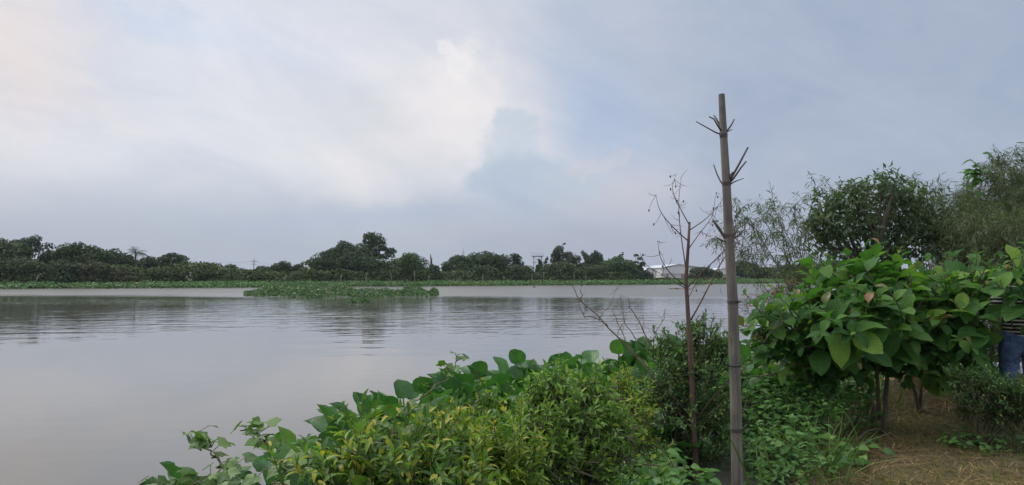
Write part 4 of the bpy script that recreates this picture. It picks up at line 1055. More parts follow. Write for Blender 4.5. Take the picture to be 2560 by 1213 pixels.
for pl, w0 in BR:
    d1 = rng.uniform(-.25, .25); n_ = len(pl)
    P3 = np.array([at(x_, y_, DS + d1 * i / n_) for i, (x_, y_) in enumerate(pl)])
    t = np.linspace(0, n_ - 1, 12)
    # smooth through the points
    sm = np.stack([np.interp(t, np.arange(n_), P3[:, k]) for k in range(3)], 1); sm[1:-1] = (sm[:-2] + 2 * sm[1:-1] + sm[2:]) / 4
    mb = MB(); mb.tube(sm, np.linspace(w0 * .75, w0 * .2, 12) / 2 / 1850 * DS, 5)
    for k in range(9):
        i = rng.integers(4, 12); L = rng.uniform(.05, .16); dv = norm(rng.normal(0, 1, 3) + np.array([0, 0, -.2]))
        mb.tube(bend(sm[i], sm[i] + dv * L, 4, -.15, .1), [.0022, .0018, .0015, .0008], 3, cap=False)
        if k % 3 == 0:
            e = sm[i] + dv * L; mb.tube([e + [0, 0, .004], e - [0, 0, .006], e - [0, 0, .018]], [.002, .007, .002], 5)
    mb.build('branch', M_RED if w0 > 4.2 else M_DRY, root)

# dead twigs sticking up out of the hyacinth left of the sapling
root = thing('dead_branch', 'dead twiggy branch sticking out of the hyacinth left of the sapling', 'dead branch', at(1640, 1000, 5.4))
for pl, w0 in (([(1650, 965), (1590, 890), (1535, 830), (1480, 780), (1440, 740), (1424, 705)], 5), ([(1500, 800), (1465, 790), (1447, 765), (1446, 742)], 3), ([(1640, 880), (1600, 810), (1577, 765), (1568, 742)], 3.5), ([(1620, 920), (1575, 870), (1545, 810), (1530, 770)], 3),
               ([(1545, 838), (1560, 800), (1572, 770)], 2), ([(1590, 850), (1560, 800), (1551, 740)], 2.5), ([(1620, 890), (1612, 830), (1608, 785)], 2.2), ([(1632, 850), (1655, 800), (1664, 772)], 2.2), ([(1520, 815), (1500, 800), (1530, 745), (1547, 720)], 2), ([(1455, 755), (1452, 730), (1456, 712)], 2)):
    P3 = np.array([at(x_, y_, 5.4) for x_, y_ in pl]); n_ = len(pl); t = np.linspace(0, n_ - 1, 10)
    sm = np.stack([np.interp(t, np.arange(n_), P3[:, k]) for k in range(3)], 1); sm[1:-1] += rng.normal(0, .006, (8, 3))
    mb = MB(); mb.tube(sm, np.linspace(w0, w0 * .35, 10) / 2 / 1850 * 5.4, 5)
    for k in range(4):
        i = rng.integers(3, 10); mb.tube(bend(sm[i], sm[i] + norm(rng.normal(0, 1, 3)) * rng.uniform(.04, .12), 3, 0, .1), [.002, .0015, .0008], 3, cap=False)
    mb.build('twig', M_DRY, root)

# ------------------------------------------------------------------ broad leaved shrubs
def broad_shrub(label, base, trunks, tips, nodes, size, name='broad_leaved_shrub', n_parts=300, few=False):
    """trunks: polylines of points with a width; tips: (point, trunk index) leafy shoot ends with opposite leaf pairs"""
    base = np.asarray(base, float); root = thing(name, label, 'shrub', base)
    for pl, w in trunks:
        pl = np.array(pl); t = np.linspace(0, len(pl) - 1, 9); sm = np.stack([np.interp(t, np.arange(len(pl)), pl[:, k]) for k in range(3)], 1); sm[1:-1] += rng.normal(0, .008, (7, 3))
        mb = MB(); mb.tube(sm, np.linspace(w, w * .45, 9), 8); mb.build('trunk', M_BARK, root)
    P_, D_, N_, S_, Yg = [], [], [], [], []
    tips = list(tips) + [] if few else list(tips) + [(np.asarray(t_) + np.array([rng.normal(0, .22), rng.uniform(.0, .55), rng.normal(-.10, .14)]), i_) for t_, i_ in tips for _ in range(2)]
    for tip, ti in tips:
        tip = np.asarray(tip, float); st = np.array(trunks[ti][0][-1])
        L = np.linalg.norm(tip - st); pts = bend(st, tip, 7, -.10, .06)
        mb = MB(); mb.tube(pts, np.linspace(.011, .004, 7), 5); mb.build('branch', M_BARK, root)
        k = nodes + int(rng.integers(-1, 2)); a0 = rng.uniform(0, 6.28); dirt = norm(pts[-1] - pts[-3])
        for j in range(k):
            f = 1 - j * .115 / max(L, .3) - .01
            if f < .15: break
            i = f * 6; i0 = min(int(i), 5); pp = pts[i0] + (pts[i0 + 1] - pts[i0]) * (i - i0)
            x_ = norm(np.cross(dirt, [.1, .2, 1.0])); y_ = np.cross(dirt, x_); a = a0 + j * 1.571
            for s_ in (0, math.pi):
                rad = math.cos(a + s_) * x_ + math.sin(a + s_) * y_
                dv = norm(rad * 1.0 + dirt * (.9 if j == 0 else .35) + np.array([0, 0, .25]) + rng.normal(0, .15, 3)); dv[2] = max(dv[2], -.35)
                P_.append(pp); D_.append(dv); N_.append(norm(np.array([0, 0, 1.0]) + .4 * dirt + rng.normal(0, .22, 3)))
                S_.append(size * ((.45 if j == 0 else (.8 if j == 1 else 1.0))) * rng.uniform(.45, 1.3)); Yg.append(j == 0)
    M = frames(np.array(D_), np.array(N_)) * np.array(S_)[:, None, None]; P_ = np.array(P_); Yg = np.array(Yg)
    y_ = Yg & (rng.random(len(Yg)) < .16)
    leaves_out(root, 'leaf', T_TEAK, M_TEAK, M[~y_], P_[~y_], n_parts)
    mes = tm('leaf', T_TEAK, M_TEAKY)
    for i in np.where(y_)[0]: o = place('young_leaf', mes[rng.integers(0, 4)], root, M[i], P_[i])
    return root
b0 = at(2200, 1065, 7.35)
b0[2] = gz(b0[0], 7.35)
tr1 = [([b0 + [-.05, 0, -.05], at(2180, 1000, 7.35), at(2168, 940, 7.35), at(2120, 860, 7.3)], .031), ([b0 + [.05, .02, -.05], at(2214, 1000, 7.4), at(2216, 930, 7.4), at(2240, 840, 7.4)], .029),
       ([b0 + [0, 0, .1], at(2190, 950, 7.3), at(2190, 850, 7.2), at(2180, 760, 7.2)], .02)]
tips1 = []
for px, py, dd, ti in ((1900, 850, 7.2, 0), (1950, 890, 7.4, 0), (2030, 930, 7.4, 0), (2090, 950, 7.1, 0), (2280, 940, 7.0, 1), (2140, 830, 6.3, 2), (2070, 800, 6.4, 2), (2220, 720, 6.5, 1), (2150, 650, 6.9, 2), (2070, 640, 7.2, 2),(1890, 770, 6.9, 0), (1950, 745, 7.0, 0), (1935, 830, 7.1, 0), (2000, 720, 7.0, 0), (2030, 690, 7.2, 0), (2060, 760, 6.7, 0), (2040, 830, 6.8, 0), (2080, 680, 7.3, 2), (2120, 640, 7.4, 2), (2160, 620, 7.4, 2),
                       (2200, 610, 7.5, 2), (2250, 640, 7.5, 2), (2140, 710, 6.8, 2), (2120, 790, 6.4, 2), (2180, 730, 6.6, 2), (2210, 800, 6.6, 1), (2240, 700, 7.0, 1), (2290, 660, 7.5, 1), (2310, 720, 7.2, 1), (2330, 790, 7.0, 1), (2280, 850, 6.8, 1),
                       (2100, 870, 6.8, 0), (2060, 890, 7.1, 0), (2000, 870, 7.3, 0), (2180, 860, 6.9, 1), (2330, 880, 7.0, 1), (2140, 900, 7.2, 0), (2260, 900, 7.1, 1), (1990, 790, 7.4, 0), (2240, 760, 7.6, 1), (2090, 740, 7.6, 2), (2180, 680, 7.7, 2)):
    tips1.append((at(px, py, dd), ti))
broad_shrub('large broad leaved shrub with two slim trunks right of the bamboo pole', b0, tr1, tips1, 5, .25)
b1 = at(2300, 1040, 7.9); b1[2] = gz(b1[0], 7.9)
tr2 = [([b1 - [0, 0, .05], at(2285, 985, 7.9), at(2275, 940, 7.9), at(2330, 840, 7.9)], .026), ([b1, at(2300, 960, 7.9), at(2380, 850, 7.8)], .022)]
tips2 = [(at(px, py, dd), ti) for px, py, dd, ti in ((2380, 640, 7.6, 1), (2430, 650, 7.3, 1), (2470, 660, 7.2, 1), (2350, 690, 7.2, 0), (2440, 730, 7.0, 1), (2470, 700, 6.8, 1), (2390, 760, 6.9, 1), (2350, 800, 6.9, 0), (2400, 850, 6.8, 1), (2380, 920, 7.0, 1), (2450, 890, 6.9, 1), (2500, 640, 7.2, 1),(2330, 650, 8.2, 0), (2370, 680, 8.0, 0), (2400, 720, 7.6, 1), (2440, 680, 8.0, 1), (2480, 720, 7.6, 1), (2420, 790, 7.3, 1), (2380, 820, 7.3, 1), (2350, 740, 7.7, 0), (2430, 830, 7.0, 1), (2430, 870, 6.7, 1), (2400, 880, 7.2, 1), (2340, 900, 7.5, 0), (2300, 830, 7.7, 0), (2520, 690, 7.9, 1), (2360, 860, 7.6, 0), (2430, 900, 7.4, 1), (2450, 770, 6.8, 1))]
broad_shrub('broad leaved shrub on a thin stem behind the two trunked one', b1, tr2, tips2, 5, .25)
b2 = at(2640, 1060, 7.6); b2[2] = gz(b2[0], 7.6)
tr3 = [([b2 - [0, 0, .05], at(2630, 950, 7.6), at(2600, 820, 7.6)], .03)]
tips3 = [(at(px, py, dd), 0) for px, py, dd in ((2540, 640, 7.0), (2580, 640, 6.9), (2530, 690, 6.7), (2550, 670, 6.5), (2600, 680, 7.0), (2640, 700, 7.2), (2500, 670, 6.8), (2555, 640, 6.6), (2680, 740, 7.2), (2560, 610, 7.4), (2500, 700, 6.5), (2530, 650, 6.5), (2565, 690, 6.4))]
broad_shrub('broad leaved shrub reaching in from the right edge over the person', b2, tr3, tips3, 4, .25, few=True)
# small leaved bush in front of the person
c = at(2450, 1060, 6.5)
shrub('low_dark_bush', 'low dark small leaved bush in front of the person at the right edge', 'bush', gp(c[0], 6.5),
      [(at(2440, 950, 6.5), (.24, .2, .14)), (at(2535, 965, 6.4), (.20, .2, .11)), (at(2420, 1000, 6.5), (.12, .15, .10)), (at(2550, 1010, 6.4), (.22, .2, .16)), (at(2490, 1010, 6.5), (.16, .2, .13))], 300, 14, .05, 'leaf', T_SMALL, M_DARK, r0=.014)

# ------------------------------------------------------------------ right background: tree, bamboo
def near_tree(label, base, lobes, n, size):
    root = thing('tree', label, 'tree', base); base = np.array(base); mb = MB()
    tp = np.mean([l[0] for l in lobes], 0); mb.tube(bend(base - [0, 0, .1], tp, 6, 0, .04), np.linspace(.13, .05, 6), 8)
    for c, r in lobes: mb.tube(bend(base * .4 + tp * .6, c, 5, .05, .08), np.linspace(.05, .012, 5), 5)
    mb.build('trunk', M_BARK, root)
    C = np.array([l[0] for l in lobes]); RR = np.array([np.ones(3) * np.asarray(l[1]) for l in lobes]); w = RR[:, 0] * RR[:, 2]; w /= w.sum()
    # leafy twigs: leaves in whorls round twig ends
    nt = n // 9; i = rng.choice(len(lobes), nt, p=w); d = rand_dirs(nt, -.8); rr = np.where(rng.random(nt) < .7, rng.uniform(.8, 1.1, nt), rng.uniform(.3, .85, nt))
    tips = C[i] + d * RR[i] * rr[:, None]; P_ = np.repeat(tips, 9, 0) + rng.normal(0, size * .45, (nt * 9, 3))
    D_ = norm(np.repeat(d, 9, 0) * .5 + rng.normal(0, .7, (nt * 9, 3)) - np.array([0, 0, .15])); N_ = norm(rng.normal(0, .5, (nt * 9, 3)) + np.array([0, -.2, 1]))
    mb = MB(); mb.inst(T_SMALL[1], frames(D_, N_) * (size * rng.uniform(.6, 1.2, nt * 9))[:, None, None], P_)
    o = mb.build('crown', M_TREE, root); return root
dT = 12.2
lob = [(at(px, py, dT + dd), (rx * .78, rx * .78, rz * .78)) for px, py, rx, rz, dd in ((2110, 560, .62, .5, 0), (2200, 530, .7, .5, .5), (2290, 540, .6, .55, .5), (2120, 490, .36, .25, 0), (2205, 470, .30, .24, 0), (2140, 470, .20, .16, 0), (2225, 450, .22, .16, 0), (2060, 560, .35, .35, 0), (2070, 510, .26, .22, 0), (2060, 620, .28, .22, 0), (2170, 610, .8, .4, .5), (2290, 620, .7, .45, .8), (2345, 580, .5, .4, .8), (2265, 480, .28, .22, .3))]
near_tree('dark broad tree behind the broad leaved shrubs', (at(2190, 700, dT)[0], dT + .3, .25), lob, 7000, .12)

def bamboo(label, base, culms, n_side, leaf_l, r0, dry=False, name='bamboo_clump', side_l=(.35, .9)):
    root = thing(name, label, 'bamboo', base); fol = MB(); P_, D_, L_ = [], [], []
    for pl in culms:
        pl = np.array(pl); n_ = len(pl); t = np.linspace(0, n_ - 1, 14); sm = np.stack([np.interp(t, np.arange(n_), pl[:, k]) for k in range(3)], 1)
        for _ in range(2): sm[1:-1] = (sm[:-2] + 2 * sm[1:-1] + sm[2:]) / 4
        mb = MB(); mb.tube(sm, np.linspace(r0, r0 * .15, 14), 6); mb.build('culm', M_DRY if dry else M_CULM, root)
        for k in range(n_side):
            f = rng.uniform(3, 13) if rng.random() < .75 else rng.uniform(9, 13); i0 = min(int(f), 12); p = sm[i0] + (sm[i0 + 1] - sm[i0]) * (f - i0)
            tan = norm(sm[i0 + 1] - sm[i0]); dv = norm(tan * .6 + rng.normal(0, .75, 3) + np.array([0, 0, .1])); L = rng.uniform(*side_l)
            e = p + dv * L - np.array([0, 0, .25 * L]); tw = bend(p, e, 5, .12, .05); fol.tube(tw, np.linspace(.0035, .0012, 5), 3, cap=False, m=1)
            q = int(rng.integers(8, 15)); tt = rng.uniform(.25, 1, q) * 4; j0 = np.minimum(tt.astype(int), 3); pp = tw[j0] + (tw[j0 + 1] - tw[j0]) * (tt - j0)[:, None]
            P_.append(pp); D_.append(norm(dv * .5 + rng.normal(0, .5, (q, 3)) - np.array([0, 0, .55]))); L_.append(leaf_l * rng.uniform(.6, 1.25, q))
    P_, D_, L_ = map(np.concatenate, (P_, D_, L_))
    N_ = norm(rng.normal(0, .6, (len(P_), 3)) + np.array([0, 0, 1]))
    v = rng.random(len(P_)) < .5; M = frames(D_, N_) * L_[:, None, None]
    fol.inst(T_BAM[0], M[v], P_[v]); fol.inst(T_BAM[1], M[~v], P_[~v])
    tag(fol.build('foliage', [M_STRAW if dry else M_BAM, M_DRY if dry else M_CULM], root), kind='stuff'); return root
dB = 13.5
def fan(px0, py0, d, tipsl, k=.5):
    out_ = []
    for (tx, ty, dd) in tipsl:
        a = at(px0 + rng.normal(0, 25), py0, d); a[2] = .2; e = at(tx, ty, d + dd); mid = a * .45 + e * .55 + np.array([0, 0, .35 * k * np.linalg.norm(e - a)]); mid[0] = a[0] * .62 + e[0] * .38
        pre = e * .85 + mid * .15 + np.array([0, 0, .10 * k])
        out_.append([a, a * .5 + mid * .5 + [0, 0, .15], mid, pre, e])
    return out_
tl = [(2280 + 30 * i + rng.uniform(-20, 20), 400 + rng.uniform(0, 200) - 3 * i, rng.uniform(-1.2, 1.5)) for i in range(24)] + [(2480 + rng.uniform(-80, 120), 440 + rng.uniform(0, 110), rng.uniform(-1, 1)) for _ in range(14)] + [(2260, 430, 0), (2330, 420, -.5), (2420, 440, 0), (2500, 410, .5), (2480, 430, 0)]
bamboo('large feathery bamboo clump filling the right background', (at(2560, 800, dB)[0], dB, .2), fan(2560, 800, dB, [(a_, b_ + 55 - 60 * max(0, min(1, (a_ - 2380) / 120)), c_) for a_, b_, c_ in tl], .10), 62, .14, .022, side_l=(.25, .65))
tl = [(2350 + rng.uniform(0, 260), 560 + rng.uniform(0, 140), rng.uniform(-1, .8)) for _ in range(22)]
bamboo('lower brownish bamboo growth behind the broad leaved shrubs', (at(2500, 820, 12.0)[0], 12.0, .2), fan(2500, 820, 12.0, tl, .3), 80, .13, .016)
dS2 = 11.5
tl = [(1850, 640, 0), (1880, 560, .3), (1905, 545, 0), (1935, 515, .4), (1960, 570, -.3), (1830, 560, .5), (1845, 520, .6), (1960, 640, .4), (1905, 620, -.4), (1800, 600, .6), (2020, 560, .5), (1985, 520, .8), (2040, 470, .9), (2015, 600, .3)]
bamboo('thin arching bamboo sprays over the water right of the bamboo pole', (at(2040, 850, dS2)[0], dS2, .1), fan(2040, 850, dS2, tl, .12), 26, .13, .011, name='bamboo_sprays', side_l=(.2, .55))
tl = [(1870, 740, 0), (1900, 720, .2), (1930, 710, 0), (1850, 770, .1), (1960, 715, -.1), (1920, 760, 0)]
bamboo('dry pale bamboo sprays low over the water beside the broad leaved shrub', (at(2020, 870, 10.5)[0], 10.5, .1), fan(2020, 880, 10.5, tl, .08), 7, .09, .009, dry=True, name='dry_bamboo_sprays', side_l=(.15, .4))
shrub('back_bush', 'dense olive green bush behind the broad leaved shrubs under the bamboo', 'bush', gp(at(2420, 800, 10.6)[0], 10.6),
      [(at(2330, 720, 10.6), (.5, .4, .4)), (at(2440, 700, 10.6), (.5, .4, .45)), (at(2550, 720, 10.4), (.5, .4, .5)), (at(2250, 790, 10.4), (.4, .4, .3)), (at(2400, 840, 10.3), (.6, .4, .35)), (at(2540, 850, 10.2), (.5, .4, .35)), (at(2150, 850, 10.4), (.45, .4, .3))],
      380, 15, .10, 'leaf', T_LANCE, M_BAM, n_parts=120, tl=(.25, .5))
# climber leaves on the bamboo top
c0 = at(2430, 470, 13.0); root = thing('climber', 'broad leaved climber showing green at the top of the bamboo', 'climber', c0)
mb = MB(); mb.tube(bend(c0 - [0, 0, 1.2], at(2440, 415, 12.9), 6, 0, .05), .006, 4); mb.build('stem', M_CULM, root)
for k in range(22):
    p = at(2430 + rng.normal(6, 20), 430 + rng.normal(0, 22), 12.9); Mx = frames(np.array([[rng.normal(), rng.normal(), -.3]]), np.array([[rng.normal(0, .3), -.5, 1]]))[0] * .2
    place('leaf', tm('leaf', T_OVATE, M_GC)[k % 3], root, Mx, p)

# ------------------------------------------------------------------ grass, straw and litter on the near bank
n = 170000
gx_ = rng.uniform(-2, 9, n); gy_ = rng.uniform(2.5, 12.5, n)
s = seg_dist(np.stack([gx_, gy_], 1), BANK); pr = (hash_noise(gx_, gy_, 2.0, 50) * .5 + .5)
keep = (s > .1) & (rng.random(n) < np.clip(pr * 1.9 - .2, .08, 1)) & (gx_ > .55 * gy_ - 2.4)
gx_, gy_ = gx_[keep][:60000], gy_[keep][:60000]; n = len(gx_); z = ground_z(gx_, gy_)
D_ = norm(np.stack([rng.normal(0, .6, n), rng.normal(0, .6, n), rng.uniform(.2, 1, n)], 1)); N_ = rng.normal(0, 1, (n, 3))
mb = MB(); mb.inst(T_LAWN, frames(D_, N_) * (np.stack([np.full(n, 1.7), np.ones(n), np.ones(n)], 1) * rng.uniform(.03, .095, n)[:, None])[:, None, :], np.stack([gx_, gy_, z], 1))
tag(mb.build('short_grass', M_SHORT), 'short dry yellow green grass on the bare soil', 'grass', kind='stuff')
n = 13000
gx_ = rng.uniform(1.5, 8, n * 3); gy_ = rng.uniform(3.5, 10, n * 3); s = seg_dist(np.stack([gx_, gy_], 1), BANK)
w = np.exp(-((gx_ - 3.2) ** 2 / .8 + (gy_ - 6.7) ** 2 / 1.0)) + 1.6 * np.exp(-((gx_ - 4.7) ** 2 / .7 + (gy_ - 8.3) ** 2 / .5)) + .8 * np.exp(-((gy_ - 5.2) ** 2 / .25)) + .07
keep = (s > -.1) & (rng.random(n * 3) < w * .7); gx_, gy_ = gx_[keep][:n], gy_[keep][:n]; n = len(gx_); z = ground_z(gx_, gy_) + rng.uniform(0, .03, n)
a = rng.uniform(0, 6.28, n); D_ = np.stack([np.cos(a), np.sin(a), rng.normal(.08, .18, n)], 1)
mb = MB(); mb.inst(leaf_tpl(blade, 1, .04, 0, .2, 3, 1), frames(D_, np.tile([0, 0, 1.0], (n, 1))) * rng.uniform(.06, .26, n)[:, None, None], np.stack([gx_, gy_, z], 1))
tag(mb.build('straw_litter', M_STRAW), 'brown straw and dead grass lying on the soil', 'straw', kind='stuff')
# taller weeds at the margin
n = 1300
gx_ = rng.uniform(-.2, 8, n * 6); gy_ = rng.uniform(3.2, 12, n * 6); s = seg_dist(np.stack([gx_, gy_], 1), BANK)
keep = (s < .25) & (s > -1.3) & (gx_ > 1.55) & (hash_noise(gx_, gy_, 3.0, 60) > -.15); gx_, gy_ = gx_[keep][:n], gy_[keep][:n]; n = len(gx_); z = ground_z(gx_, gy_)
D_ = norm(np.stack([rng.normal(0, .45, n), rng.normal(0, .45, n), np.ones(n)], 1)); N_ = rng.normal(0, 1, (n, 3)) * [1, 1, .2]
L_ = rng.uniform(.18, .55, n)
mb = MB()
for v in range(3):
    k_ = np.arange(n) % 3 == v; mb.inst(T_BLADE[v], frames(D_[k_], N_[k_]) * L_[k_][:, None, None], np.stack([gx_, gy_, z], 1)[k_])
tag(mb.build('tall_grass', M_GRASS), 'green grass blades along the wet edge of the bank', 'grass', kind='stuff')
n = 7000
gx_ = rng.uniform(1.2, 7, n * 6); gy_ = rng.uniform(4.5, 11, n * 6); s = seg_dist(np.stack([gx_, gy_], 1), BANK)
keep = (s < .15) & (s > -1.6) & (gx_ > 1.75) & (hash_noise(gx_, gy_, 2.0, 61) > -.35); gx_, gy_ = gx_[keep][:n], gy_[keep][:n]; n = len(gx_)
z = np.maximum(ground_z(gx_, gy_), 0) + (.22 + .40 * sst(gy_, 5.6, 7.5)) * rng.random(n) ** .6; a = rng.uniform(0, 6.28, n)
D_ = np.stack([np.cos(a), np.sin(a), rng.normal(0, .3, n)], 1); N_ = rng.normal(0, .35, (n, 3)) + [0, -.2, 1]
mb = MB(); mb.inst(T_SMALL[1], frames(D_, N_) * rng.uniform(.035, .09, n)[:, None, None], np.stack([gx_, gy_, z], 1))
tag(mb.build('ground_cover', M_GC), 'low leafy weeds covering the wet bank right of the bamboo pole', 'weeds', kind='stuff')
n = 16000
gx_ = rng.uniform(-1.7, 2.2, n * 5); gy_ = rng.uniform(2.5, 5.9, n * 5); s = seg_dist(np.stack([gx_, gy_], 1), BANK)
keep = (s > -1.0) & (s < 1.0) & (gx_ < .215 * gy_) & (gx_ > -.52 * gy_) & (hash_noise(gx_, gy_, 4.0, 71) > -.45); gx_, gy_ = gx_[keep][:n], gy_[keep][:n]; n = len(gx_)
z = np.maximum(ground_z(gx_, gy_), 0) + (.36 + .14 * hash_noise(gx_, gy_, 3.5, 72)) * rng.random(n) ** .5; a = rng.uniform(0, 6.28, n)
D_ = np.stack([np.cos(a), np.sin(a), rng.normal(.1, .4, n)], 1); N_ = rng.normal(0, .4, (n, 3)) + [0, -.2, 1]; L_ = rng.uniform(.035, .085, n)
mb = MB(); h_ = rng.random(n) < .55; mb.inst(T_OVATE[1], frames(D_[h_], N_[h_]) * L_[h_][:, None, None], np.stack([gx_, gy_, z], 1)[h_]); mb.inst(T_LANCE[1], frames(D_[~h_], N_[~h_]) * L_[~h_][:, None, None], np.stack([gx_, gy_, z], 1)[~h_], m=1)
tag(mb.build('weed_tangle', [M_GC, M_YELO]), 'tangle of small green weeds filling the gaps between the bank shrubs', 'weeds', kind='stuff')
creeper(2500, 1060, 6.4, .45, 200, 'low green weeds under the dark bush at the right edge', tpls=T_SMALL, size=.06, hgt=.16)
creeper(2420, 1075, 6.6, .3, 110, 'small weeds left of the low dark bush on the soil', tpls=T_SMALL, size=.05, hgt=.10)
# surface roots and one long fallen stem
root = thing('fallen_stem', 'long pale green reed stem lying over the weeds by the soil edge', 'stem', at(2120, 1190, 5.6))
mb = MB(); pts = [at(1935, 1100, 6.2), at(2010, 1130, 6.0), at(2080, 1165, 5.8), at(2125, 1195, 5.6)]; mb.tube(pts, [.005, .006, .006, .004], 5); mb.build('stalk', M_CULM, root)
mb = MB()
for k in range(12):
    p = at(2060 + k * 5, 1155 + k * 3, 5.85 - .02 * k); mb.inst(T_BLADE[0], frames(np.array([[.9, -.3, rng.normal(0, .2)]]), np.array([[0, 0, 1.0]])) * .14, p[None])
mb.build('blade', M_GRASS, root)
for px, py, px2, py2, lab in ((2205, 1050, 2260, 1100, 'surface root running right from the shrub trunks'), (2195, 1060, 2120, 1090, 'surface root running left from the shrub trunks'), (2205, 1060, 2235, 1120, 'pale dry stick lying below the shrub trunks')):
    a = at(px, py, 7.2); e = at(px2, py2, 6.7); a[2] = gz(a[0], 7.2) + .03; e[2] = gz(e[0], 6.7) + .005
    mb = MB(); mb.tube(bend(a, e, 7, .06, .05), np.linspace(.014, .005, 7), 6); tag(mb.build('dry_stick' if 'stick' in lab else 'surface_root', M_DRY if 'stick' in lab else M_BARK, loc=a), lab, 'stick' if 'stick' in lab else 'root')
# heap of dead fronds behind the shrub trunks
root = thing('dead_frond_heap', 'heap of dry dead fronds lying behind the broad leaved shrub', 'dead fronds', (at(2250, 980, 9.0)[0], 9.0, .1))
for k in range(46):
    p = np.array([at(2110 + 9 * rng.uniform(0, 32), 970, 9.2)[0], 9.2 + rng.normal(0, .3), .12 + abs(rng.normal(0, .15))]); a = rng.normal(0, .5)
    e = p + np.array([math.cos(a) * .5 * (1 if rng.random() < .8 else -1), rng.normal(0, .2), rng.uniform(.0, .35)])
    mb = MB(); mb.inst(T_BLADE[1], frames((e - p)[None], np.array([[0, -.4, 1.0]])) * np.array([[1.6, 1, 1]])[:, None, :] * rng.uniform(.4, .8), p[None]); mb.build('frond', M_STRAW, root)

# ------------------------------------------------------------------ person at the right edge
def skin_obj(name, verts, edges, radii, mat, parent, root_i=0, sub=2):
    me = bpy.data.meshes.new(name); me.from_pydata([tuple(v) for v in verts], edges, [])
    o = bpy.data.objects.new(name, me); COL.objects.link(o); o.parent = parent; me.materials.append(mat)
    md = o.modifiers.new('skin', 'SKIN'); md.use_smooth_shade = True
    sv_ = me.skin_vertices[0].data
    for i, r in enumerate(radii): sv_[i].radius = (r, r) if np.isscalar(r) else r; sv_[i].use_root = (i == root_i)
    ms = o.modifiers.new('sub', 'SUBSURF'); ms.levels = sub; ms.render_levels = sub
    return o
M_SKIN = plain_mat('skin', (.30, .17, .105), .55, .08)
M_HAIR = plain_mat('black_hair', (.015, .013, .012), .5, .2, 30)
m, g, b, o = new_mat('striped_knit'); zc = g.sep(g.new('ShaderNodeTexCoord').outputs['Object'])[2]
st = g.m('GREATER_THAN', g.m('FRACT', g.m('MULTIPLY', zc, 28.0)), .62); g.put(b.inputs['Base Color'], g.mix(st, (.016, .015, .017), (.55, .53, .50))); b.inputs['Roughness'].default_value = .9; 
wf, _ = g.noise(g.vm('MULTIPLY', g.new('ShaderNodeTexCoord').outputs['Object'], (6, 6, 14)), 1.0, 4, .6)
bp = g.new('ShaderNodeBump'); bp.inputs['Strength'].default_value = 1.0; bp.inputs['Distance'].default_value = .05
g.l.new(wf, bp.inputs['Height']); g.l.new(bp.outputs[0], b.inputs['Normal'])
M_STRIPE = m
m, g, b, o = new_mat('blue_denim'); f, _ = g.noise(g.new('ShaderNodeTexCoord').outputs['Object'], 45, 4, .7); f9, _ = g.noise(g.new('ShaderNodeTexCoord').outputs['Object'], 6, 3, .5)
cc = g.mix(g.sstep(f9, .35, .7), (.055, .095, .19), (.13, .20, .34)); g.put(b.inputs['Base Color'], g.mix(1.0, cc, g.ramp(f, [(.3, (.7, .7, .75)), (.7, (1.2, 1.2, 1.2))]), 'MULTIPLY')); b.inputs['Roughness'].default_value = .9; 
wf, _ = g.noise(g.vm('MULTIPLY', g.new('ShaderNodeTexCoord').outputs['Object'], (9, 9, 16)), 1.0, 4, .6)
bp = g.new('ShaderNodeBump'); bp.inputs['Strength'].default_value = 1.0; bp.inputs['Distance'].default_value = .05
g.l.new(wf, bp.inputs['Height']); g.l.new(bp.outputs[0], b.inputs['Normal'])
M_JEAN = m
M_SHOE = plain_mat('dark_sandal', (.05, .045, .04), .7)
pp = np.array([at(2552, 900, 7.1)[0], 7.1, 0]); pp[2] = gz(pp[0], pp[1])
per = thing('person', 'person in a black and white striped top and blue jeans behind the shrubs', 'person', pp)
per.rotation_euler = (0, 0, R(160))
# body (facing -Y locally): pelvis, spine, neck, head, arms, legs
V = [(0, 0, .92), (0, .01, 1.05), (0, .0, 1.2), (0, .01, 1.33), (0, .0, 1.42), (0, -.01, 1.48), (0, -.02, 1.55), (0, -.015, 1.61),
     (-.16, .01, 1.35), (-.20, .02, 1.12), (-.15, -.20, 1.08), (-.12, -.26, 1.07), (.16, .01, 1.35), (.20, .02, 1.12), (.15, -.20, 1.08), (.12, -.26, 1.07),
     (-.09, 0, .86), (-.10, -.01, .48), (-.10, .02, .10), (-.10, -.05, .035), (-.10, -.14, .03), (.09, 0, .86), (.10, -.01, .48), (.10, .02, .10), (.10, -.05, .035), (.10, -.14, .03)]
Eg = [(0, 1), (1, 2), (2, 3), (3, 4), (4, 5), (5, 6), (6, 7), (3, 8), (8, 9), (9, 10), (10, 11), (3, 12), (12, 13), (13, 14), (14, 15), (0, 16), (16, 17), (17, 18), (18, 19), (19, 20), (0, 21), (21, 22), (22, 23), (23, 24), (24, 25)]
Rd = [(.105, .075), (.105, .075), (.135, .095), (.12, .085), .055, .06, .088, .075, .055, .042, .032, .03, .055, .042, .032, .03, .09, .062, .042, .045, .035, .09, .062, .042, .045, .035]
nb = len(V)
for s_ in (-1, 1):
    w_ = 11 if s_ < 0 else 15; bx_, by_, bz_ = V[w_]
    for j, (ox, ln) in enumerate(((-.028, .062), (-.010, .072), (.010, .068), (.027, .055))):
        i0 = len(V); V += [(bx_ + ox, by_ - .045, bz_ - .012), (bx_ + ox, by_ - .045 - ln * .6, bz_ - .022), (bx_ + ox, by_ - .045 - ln, bz_ - .05)]; Eg += [(w_, i0), (i0, i0 + 1), (i0 + 1, i0 + 2)]; Rd += [.010, .009, .007]
    i0 = len(V); V += [(bx_ - s_ * .035, by_ - .03, bz_ + .005), (bx_ - s_ * .04, by_ - .065, bz_ + .004)]; Eg += [(w_, i0), (i0, i0 + 1)]; Rd += [.011, .008]
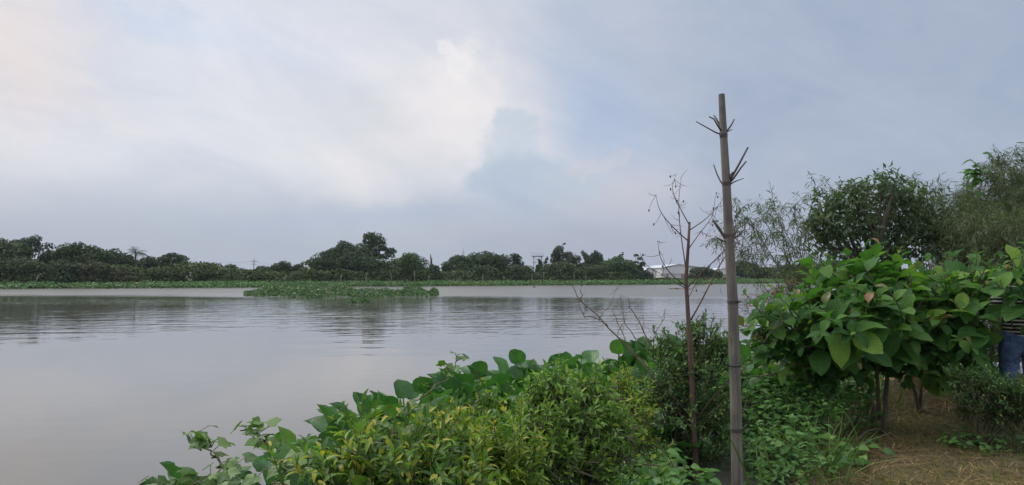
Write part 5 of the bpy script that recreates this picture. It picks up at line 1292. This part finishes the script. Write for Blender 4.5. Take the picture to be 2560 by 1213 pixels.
skin_obj('body', V, Eg, Rd, M_SKIN, per)
tv = [(0, 0, .84), (0, .01, 1.06), (0, 0, 1.2), (0, .01, 1.335), (0, .005, 1.40), (-.165, .01, 1.345), (-.20, .02, 1.12), (.165, .01, 1.345), (.20, .02, 1.12)]
skin_obj('striped_top', tv, [(0, 1), (1, 2), (2, 3), (3, 4), (3, 5), (5, 6), (3, 7), (7, 8)], [(.172, .135), (.155, .12), (.155, .115), (.14, .105), .075, .075, .066, .075, .066], M_STRIPE, per)
jv = [(0, 0, 1.02), (0, 0, .90), (-.09, 0, .82), (-.10, -.01, .48), (-.10, .02, .10), (.09, 0, .82), (.10, -.01, .48), (.10, .02, .10)]
skin_obj('jeans', jv, [(0, 1), (1, 2), (2, 3), (3, 4), (1, 5), (5, 6), (6, 7)], [(.15, .115), (.155, .12), .108, .08, .068, .108, .08, .068], M_JEAN, per)
hv = [(0, .035, 1.66), (0, .055, 1.60), (0, .06, 1.52), (0, .05, 1.44)]
skin_obj('hair', hv, [(0, 1), (1, 2), (2, 3)], [(.075, .07), (.092, .075), (.085, .06), (.06, .035)], M_HAIR, per)
def blob(name, c, r, mat, parent, n=8):
    mb = MB(); z = np.linspace(-1, 1, 6); mb.tube([np.array(c) + [0, 0, q * r[2]] for q in z], np.sqrt(np.maximum(1 - z * z, .02)) * r[0], n)
    o = bpy.data.objects.new(name, mb.mesh(name, mat)); COL.objects.link(o); o.parent = parent; return o
M_EYE = plain_mat('eye_dark', (.03, .025, .02), .3)
for s_ in (-1, 1):
    blob('eye', (s_ * .032, -.100, 1.575), (.011, .011, .008), M_EYE, per); blob('ear', (s_ * .088, -.01, 1.565), (.014, .014, .03), M_SKIN, per)
blob('nose', (0, -.115, 1.548), (.012, .012, .024), M_SKIN, per); blob('mouth', (0, -.102, 1.512), (.022, .008, .007), plain_mat('lips', (.25, .10, .08), .5), per)
for s_ in (-1, 1):
    mb = MB(); mb.box((s_ * .10, -.06, .012), (.10, .26, .022)); o = bpy.data.objects.new('sandal', mb.mesh('sandal', M_SHOE, False)); COL.objects.link(o); o.parent = per
